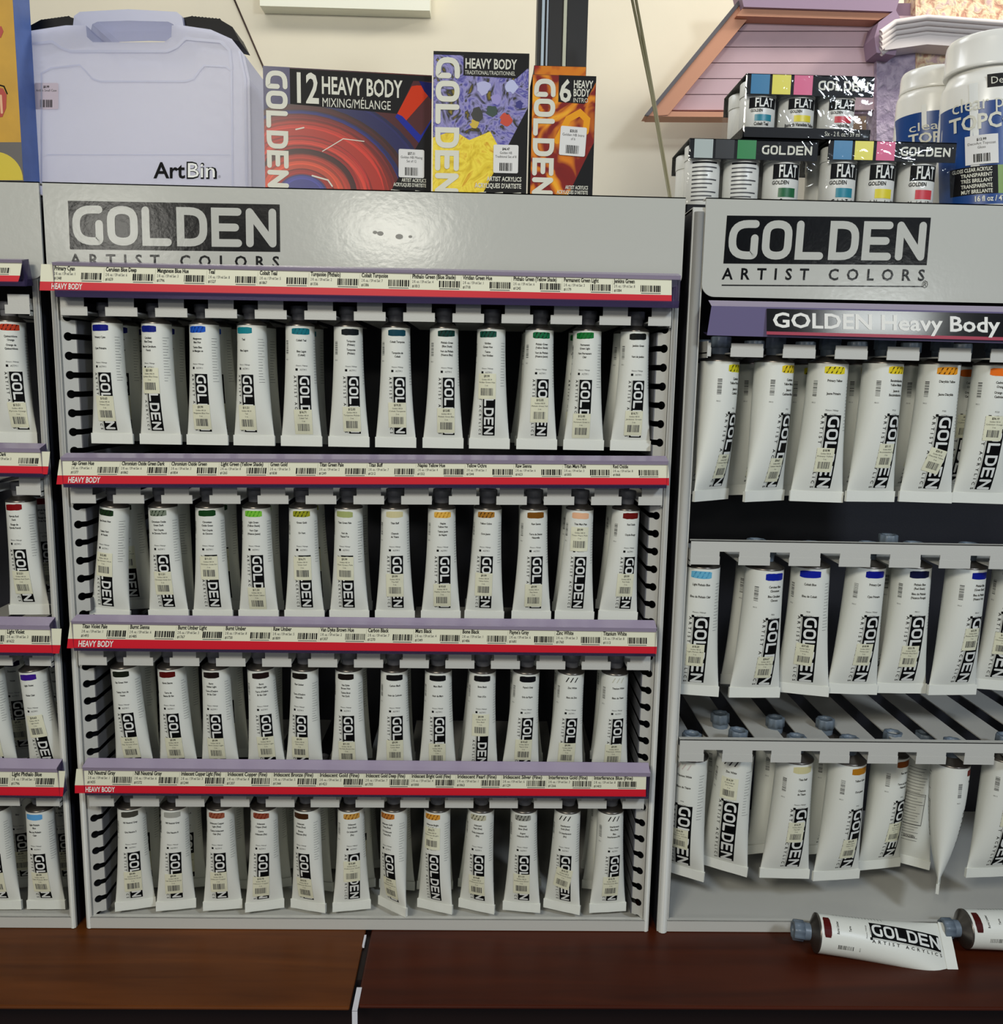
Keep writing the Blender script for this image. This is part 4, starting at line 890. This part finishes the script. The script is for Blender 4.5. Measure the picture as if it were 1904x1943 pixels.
A3 = ramp_mat('art_orange_swirl', [(0, (90, 14, 16)), (.45, (130, 26, 20)), (.55, (214, 120, 20)), (.7, (240, 170, 40)), (.85, (200, 90, 20)), (1, (120, 20, 20))], (1, 1, 1), 'noise', 14, .25, 3.5, 2)
r, w, hp_ = set_box('paint_set_box', 'small red and orange box reading 6 heavy body intro', 'box', (1011, 141), (1132, 145), .03, .045, A3, 121, 0)
b = MB(); b.poly(w, [(50, 0), (121, 0), (121, -10), (100, -50), (50, -48)], M_SBLK, .0004); b.poly(w, [(121, -118), (62, -hp_+1), (121, -hp_+1)], M_SBLK, .0004)
b.stroke(w, [(50, -118), (70, -78), (92, -66), (106, -78), (104, -100)], 6, mat('art_amber', (236, 160, 40), .2), .0003)
b.text(w, '6', 51, -47, 38, M_OFFW, .6, bold=True, n=.0008, width=24)
b.text(w, 'HEAVY', 78, -22, 13, M_OFFW, .5, bold=True, n=.0008, width=37); b.text(w, 'BODY', 78, -37, 13, M_OFFW, .5, bold=True, n=.0008, width=31); b.text(w, 'INTRO', 78, -48, 8, M_OFFW, .5, n=.0008, width=29)
vgolden(b, w, 4, 44, 8, 218, M_OFFW, .0008)
b.text(w, 'ARTIST ACRYLICS', 112, -206, 6.5, M_OFFW, .6, 'R', True, .0009, width=44)
b.text(w, "ACRYLIQUES D'ARTISTE", 112, -215, 6.5, M_OFFW, .6, 'R', True, .0009, width=60)
b.stroke(w, [(88, -222), (112, -221), (112, -229), (88, -228), (88, -222)], .6, M_OFFW, .0009)
print_obj(b, r); b = MB(); pricetag(b, w, 55, 92, 105, 145, ['$20.55', 'Golden HB Intro', 'of 6'], tilt=-.05); b.build('price_sticker', r)
A4 = ramp_mat('art_red_yellow', [(0, (230, 160, 30)), (.42, (214, 120, 20)), (.5, (150, 26, 20)), (1, (120, 16, 16))], (1, 1, 1), 'noise', 10, .3, 2, 2)
set_box('paint_set_box', 'red topped box mostly hidden behind the small heavy body intro box', 'box', (1014, 124), (1113, 127), .082, .045, A4, 99, 0)

# mustard and blue box at the left edge
x1, z0 = U(45, 345, .03); _, zt = U(30, 0, .03)
r = empty('art_kit_box', (x1-.2, .03, ZD), 'mustard yellow box with blue side, cut off at the top left corner', 'box')
b = MB(); b.box(0, .2, 0, .0365, 0, zt-ZD+.02, mat('box_blue', (84, 112, 176), .5, var=.08, vscale=60))
Hh = zt-ZD+.02
b.rect(lambda u, v, n: (u, -n, v), 0, 0, .2, Hh, mat('mustard', (196, 148, 30), .5, var=.08, vscale=40), .0002); o = b.build('carton', r)
s_ = 1/1657.
w = lambda px, py, n: (U(px, py, .03)[0]-(x1-.2), -n, U(px, py, .03)[1]-ZD)
b = MB(); b.poly(w, [(-60, 270), (41, 270), (45, 352), (-60, 352)], mat('box_grey', (92, 88, 86), .5), .0004)
b.poly(w, [(-10+54*math.cos(t), 342+54*math.sin(t)) for t in [PI+PI*i/20 for i in range(21)]], mat('box_yellow', (206, 184, 44), .5), .0005)
b.poly(w, [(-12, 52), (3, 50), (7, 60), (2, 72), (-12, 70)], mat('art_crimson', (170, 40, 24), .4), .0005)
b.poly(w, [(-12, 165), (6, 168), (13, 180), (12, 205), (5, 222), (-12, 224)], mat('art_crimson', (170, 40, 24), .4), .0005)
b.stroke(w, [(-6, 160), (8, 164), (14, 178)], 1.2, M_INK, .0006); b.stroke(w, [(2, 182), (4, 214)], 2.2, mat('art_peach', (220, 170, 130), .4), .0006)
b.build('front_print', r)

# translucent carrying case
YC = .0675; DC = .085
r = empty('carrying_case', (U(235, 360, YC)[0], YC, ZD), 'translucent plastic carrying case with black latches and molded handle', 'case')
def CP(px, py): x, z = U(px, py, YC); return (x-r.location.x, z-ZD)
def rest(pts): return [(a, max(c, .0)) for a, c in pts]
out = [(-15, 380), (-15, 150), (-8, 112), (18, 78), (60, 58), (125, 48), (163, 48), (165, 70), (176, 80), (312, 80), (325, 70), (326, 48), (345, 48), (400, 56), (440, 74), (464, 104), (474, 150), (478, 380)]
O = rest([CP(*p) for p in out])
f3 = lambda a, c, q: (a, q, c)
b = MB(); b.prism(O, f3, 0, .0022, M_CASE, ms=M_CASE2); b.build('front_shell', r)
b = MB(); b.prism(O, f3, DC-.0022, DC, M_CASE, ms=M_CASE2); b.build('back_shell', r)
b = MB(); n_ = len(O)
b.add([(a, .0022, c) for a, c in O]+[(a, DC-.0022, c) for a, c in O], [(i, (i+1) % n_, (i+1) % n_+n_, i+n_) for i in range(n_)], M_CASE2)
b.build('side_wall', r)
b = MB()
w = lambda u, v, n: (CP(u, -v)[0], -n, CP(u, -v)[1])
ridge1 = [(80, -352), (80, -140), (98, -130), (152, -124), (164, -136), (176, -150), (190, -155), (352, -155), (368, -150), (378, -136), (388, -125), (430, -127), (440, -136), (442, -352)]
ridge2 = [(62, -84), (100, -80), (118, -92), (134, -98), (318, -98), (336, -90), (352, -74), (420, -80), (436, -96), (440, -130)]
for rd, wd in ((ridge1, 1.6), (ridge2, 2.6)): b.stroke(w, rd, wd, M_CASE2, .0016)
b.stroke(w, [(90, -294), (436, -294)], .8, M_CASE2, .001)
b.stroke(w, [(455, -100), (466, -150), (469, -352)], 2.4, M_CASE2, .002)
b.build('ridge', r)
hp2 = [(146, 62), (146, 30), (156, 24), (235, 20), (316, 24), (326, 30), (328, 62)]
b = MB(); H = [Vector((CP(*p)[0], 0, CP(*p)[1])) for p in hp2]
ho = [CP(*p) for p in [(128, 52), (131, 22), (142, 14), (235, 9), (328, 14), (338, 22), (343, 52)]]; hi = [CP(*p) for p in [(326, 52), (322, 38), (312, 33), (235, 31), (176, 33), (166, 38), (163, 52)]]
vs = [(a, q, c) for q in (.012, DC-.012) for a, c in ho+hi[::-1]]
fs = []
for k in range(6):
    fs += [(k, k+1, 8+k, 7+k), (14+k, 21+k, 22+k, 15+k), (k, 14+k, 15+k, k+1), (7+k, 8+k, 22+k, 21+k)]
b.add(vs, fs, M_CASE2); b.build('handle', r)
for pts in ([(32, 58), (38, 36), (60, 24), (112, 17), (128, 22), (131, 40), (122, 46), (62, 54)], [(337, 44), (336, 20), (352, 17), (405, 22), (432, 38), (446, 66), (420, 60), (352, 48)]):
    P = [CP(*p) for p in pts]; b = MB(); b.prism(P, f3, .02, DC-.02, M_BLACKPL)
    for k in range(9):
        f = k/8; xa, za = P[2][0]*(1-f)+P[3][0]*f, P[2][1]*(1-f)+P[3][1]*f
        b.box(xa-.001, xa+.001, .022, DC-.022, za-.002, za+.0016, M_BLACKPL)
    b.build('latch', r, bevel=.001)
b = MB(); b.text(w, 'Art', 293, -338, 29, M_INK, .95, bold=True, n=.0008, width=58)
b.text(w, 'Bin', 352, -339, 31, M_INK, .95, bold=True, n=.0008, width=62); b.text(w, 'Bin', 354, -337, 27, M_LOGOW, .9, bold=False, n=.0012, width=57)
b.text(w, '\u00ae', 415, -338, 5, M_INK, n=.0008); b.build('front_print', r)
b = MB(); pricetag(b, w, 66, 158, 112, 208, ['$0.99', 'ArtBin Small Case'], mat('sticker_lilac', (186, 172, 182), .6)); b.build('price_sticker', r)

# shrink wrapped packs of small jars
M_JAR = mat('jar_white', (222, 222, 216), .35)
def jar_pack(px0, px1, pyt, pyb, band, Y, z0, colors, jars, label):
    x0, zt = U(px0, pyt, Y); x1, _ = U(px1, pyt, Y); Wd = x1-x0; Hh = zt-z0; Dp = .092
    r = empty('jar_pack', (x0, Y, z0), label, 'jar pack'); pm = Wd/(px1-px0)
    hb = band*pm; ht = .012
    b = MB(); b.box(0, Wd, 0, .0012, Hh-hb, Hh, M_SBLK); b.box(0, Wd, 0, Dp, Hh-.0012, Hh, M_SBLK); b.box(0, Wd, Dp-.0012, Dp, Hh-hb, Hh, M_SBLK)
    w = lambda u, v, n: (u*Wd, -n, Hh-hb+v*hb)
    for (a, c), cc in zip(((.04, .185), (.205, .35), (.375, .52)), colors): b.rect(w, a, .03, c, .97, mat('pack_%d_%d_%d' % cc, cc, .35), .0003)
    wk = lambda u, v, n: (u, -n, Hh-hb+v)
    b.golden(wk, Wd*.565, hb*.28, Wd*.39, hb*.46, M_OFFW, .0004)
    b.build('sleeve', r)
    b = MB(); b.box(0, Wd, 0, Dp, 0, .0012, M_SBLK); b.box(0, Wd, 0, .0012, 0, ht, M_SBLK); b.box(0, Wd, Dp-.0012, Dp, 0, ht, M_SBLK); b.box(0, .0012, 0, Dp, 0, ht, M_SBLK); b.box(Wd-.0012, Wd, 0, Dp, 0, ht, M_SBLK)
    b.text(lambda u, v, n: (u, -n, v), 'Six - 2 fl. oz. / 59 ml', Wd*.64, ht*.35, ht*.4, M_OFFW, .7, n=.0003); b.build('tray', r)
    rj = Wd*.138
    for k, f in enumerate((.145, .455, .775)):
        for back in (0, 1):
            cy = rj+.0025+back*(Dp-2*rj-.005); cxj = Wd*f; b = MB(); zt_ = Hh-.004
            b.lathe([(rj*.93, .0015), (rj, .003), (rj, zt_-.017), (rj*.97, zt_-.016)], M_JAR, 28, lambda x, y, z: (cxj+x, cy+y, z))
            if not back:
                ww = lambda u, v, n: (cxj+(rj+n)*math.sin(max(-1.4, min(1.4, u/rj))), cy-(rj+n)*math.cos(max(-1.4, min(1.4, u/rj))), v)
                zz = ht; ex, cc, nm = jars[k]; hj = Hh-hb-ht
                if ex == 'f':
                    b.rect(ww, -rj*.75, zz+hj*.62, rj*.95, zz+hj*.95, M_INK, .0002, 10); b.text(ww, 'FLAT', rj*.12, zz+hj*.66, hj*.26, M_LOGOW, .7, 'C', True, .0005, width=rj*1.1)
                    b.text(ww, 'GOLDEN', -rj*.3, zz+hj*.50, hj*.08, M_INK, .8, 'C', True, .0003)
                    b.rect(ww, -rj*.4, zz+hj*.22, rj*.6, zz+hj*.42, mat('swatch_%d_%d_%d' % cc, cc, .35), .0003, 8); b.text(ww, nm, 0, zz+hj*.08, hj*.1, M_INK, .7, 'C', True, .0003)
                else:
                    for i in range(9): b.rect(ww, -rj*.8, zz+hj*(.1+.09*i), -rj*.8+rj*(.9+.6*((i*7) % 3)/2), zz+hj*(.13+.09*i), M_GREYINK, .0002, 8)
                    b.rect(ww, -rj*.8, zz+hj*.92, rj*.7, zz+hj*.96, M_INK, .0002, 8)
            j = b.build('jar', r); b = MB()
            b.lathe([(rj*1.03, zt_-.016), (rj*1.03, zt_-.001), (rj*.98, zt_)], M_JAR, 28, lambda x, y, z: (cxj+x, cy+y, z)); b.build('lid', j)
    b = MB(); e = .0012; b.box(-e, Wd+e, -e-.0008, Dp+e, .0002, Hh+e, M_FILM)
    b.build('shrink_film', r, bevel=.002)
    return r
CT, CY_, CN = (30, 130, 150), (226, 210, 50), (204, 60, 70)
BYP = [(0, 112, 158), (228, 216, 50), (214, 66, 116)]
J1 = [('f', CT, 'Cobalt Teal'), ('f', CY_, 'Bismuth Vanadate Yellow'), ('f', CN, 'Naphthol Pink')]
_, ztB = U(1309, 261, .05)
jar_pack(1309, 1554, 262, 380, 36, .05, ZD, [(176, 186, 182), (30, 28, 22), (20, 128, 56)], [('t', 0, 0), ('t', 0, 0), ('f', (16, 96, 52), 'Green')], 'wrapped jar pack with grey and green squares, lower left of the three packs')
jar_pack(1574, 1817, 265, 384, 36, .045, ZD, BYP, J1, 'wrapped jar pack with blue yellow pink squares, lower right, under the top pack')
jar_pack(1417, 1661, 139, 262, 37, .052, ztB+.0016, BYP, J1, 'wrapped jar pack with blue yellow pink squares on top of the other two')

# clear top coat bottles
M_BOT = mat('bottle_white', (236, 234, 226), .3, coat=.3); M_BLUE = mat('label_blue', (14, 62, 128), .35)
def bottle(pxl, pxc, capl, pyt, pycap, pysh, Y, label, big):
    xl, _ = U(pxl, 300, Y); xc, zt = U(pxc, pyt, Y); rr_ = xc-xl; rc = xc-U(capl, pyt, Y)[0]; _, zc = U(pxc, pycap, Y); _, zs = U(pxc, pysh, Y)
    r = empty('coating_bottle', (xc, Y, ZD), label, 'bottle'); z = lambda a: a-ZD
    b = MB(); b.lathe([(rr_*.96, 0), (rr_, .004), (rr_, z(zs)), (rr_*.985, z(zs)+.004), (rr_*.93, z(zs)+.009), (rc*.9, z(zc)-.002), (rc*.9, z(zc)+.01)], M_BOT, 48); b.build('bottle_body', r)
    b = MB(); b.lathe([(rc*1.0, z(zc)), (rc*1.02, z(zc)+.002), (rc, z(zc)+.004), (rc, z(zt)-.009), (rc*.985, z(zt)-.004), (rc*.95, z(zt)-.001), (rc*.88, z(zt))], M_BOT, 96, lobes=48, amp=.0); b.build('cap', r)
    phi = math.atan2(CAM.x-xc, -(CAM.y-Y))
    def w(px, py, n):
        x, zz = U(px, py, Y-rr_*.9); d = max(-1, min(1, (U(px, py, Y)[0]-xc)/rr_)); th = phi+math.asin(d*.995)
        return ((rr_+n)*math.sin(th), -(rr_+n)*math.cos(th), zz-ZD)
    b = MB(); W2 = lambda u, v, n: w(u, -v, n)
    b.rect(W2, pxl+9, -388, pxc+(pxc-pxl)-9, -(pysh+ (12 if big else 14)), M_BLUE, .0003, 30, 2)
    if big:
        b.rect(W2, 1812, -368, 1889, -314, M_SBLK, .0006, 10, 1); b.rect(W2, 1875, -165, 1960, -140, M_SBLK, .0006, 8, 1); b.text(W2, 'Deco', 1880, -159, 13, M_OFFW, .9, n=.001)
        b.rect(W2, 1846, -314, 1860, -152, M_LOGOW, .0005, 3, 1); b.rect(W2, 1889, -368, 1960, -314, mat('label_green_art', (120, 150, 70), .4), .0005, 6, 1)
        b.text(W2, 'clear p', 1817, -205, 27, M_OFFW, .9, n=.001, width=84); b.text(W2, 'TOPCOAT', 1813, -242, 28, M_OFFW, .8, bold=True, n=.001, width=150)
        for i, t in enumerate(['GLOSS CLEAR ACRYLIC', 'TRANSPARENT', 'TR\u00c8S BRILLANT', 'TRANSPARENTE', 'MUY BRILLANTE']): b.text(W2, t, 1880, -324-i*10.5, 7, M_OFFW, .6, 'R', True, .001, width=64 if i == 0 else 50)
        b.text(W2, '16 fl oz / 473 ml', 1850, -382, 10, M_OFFW, .7, bold=True, n=.001)
    else:
        b.rect(W2, 1752, -240, 1760, -196, M_LOGOW, .0005, 2, 1)
        b.text(W2, 'clear', 1730, -246, 16, M_OFFW, .9, n=.001, width=62); b.text(W2, 'TOPC', 1730, -270, 19, M_OFFW, .8, bold=True, n=.001, width=72)
    b.build('label', r)
    if big: b = MB(); pricetag(b, W2, 1838, 255, 1890, 311, ['$12.99', 'DecoArt Topcoat', 'Gloss'], n=.0014, curved=True); b.build('price_sticker', r)
bottle(1784, 1886, 1806, 80, 146, 178, .115, 'larger white bottle with blue clear topcoat label, at the right photo edge', 1)
bottle(1698, 1775, 1716, 139, 180, 196, .215, 'smaller white bottle with blue label, left of and behind the larger bottle', 0)
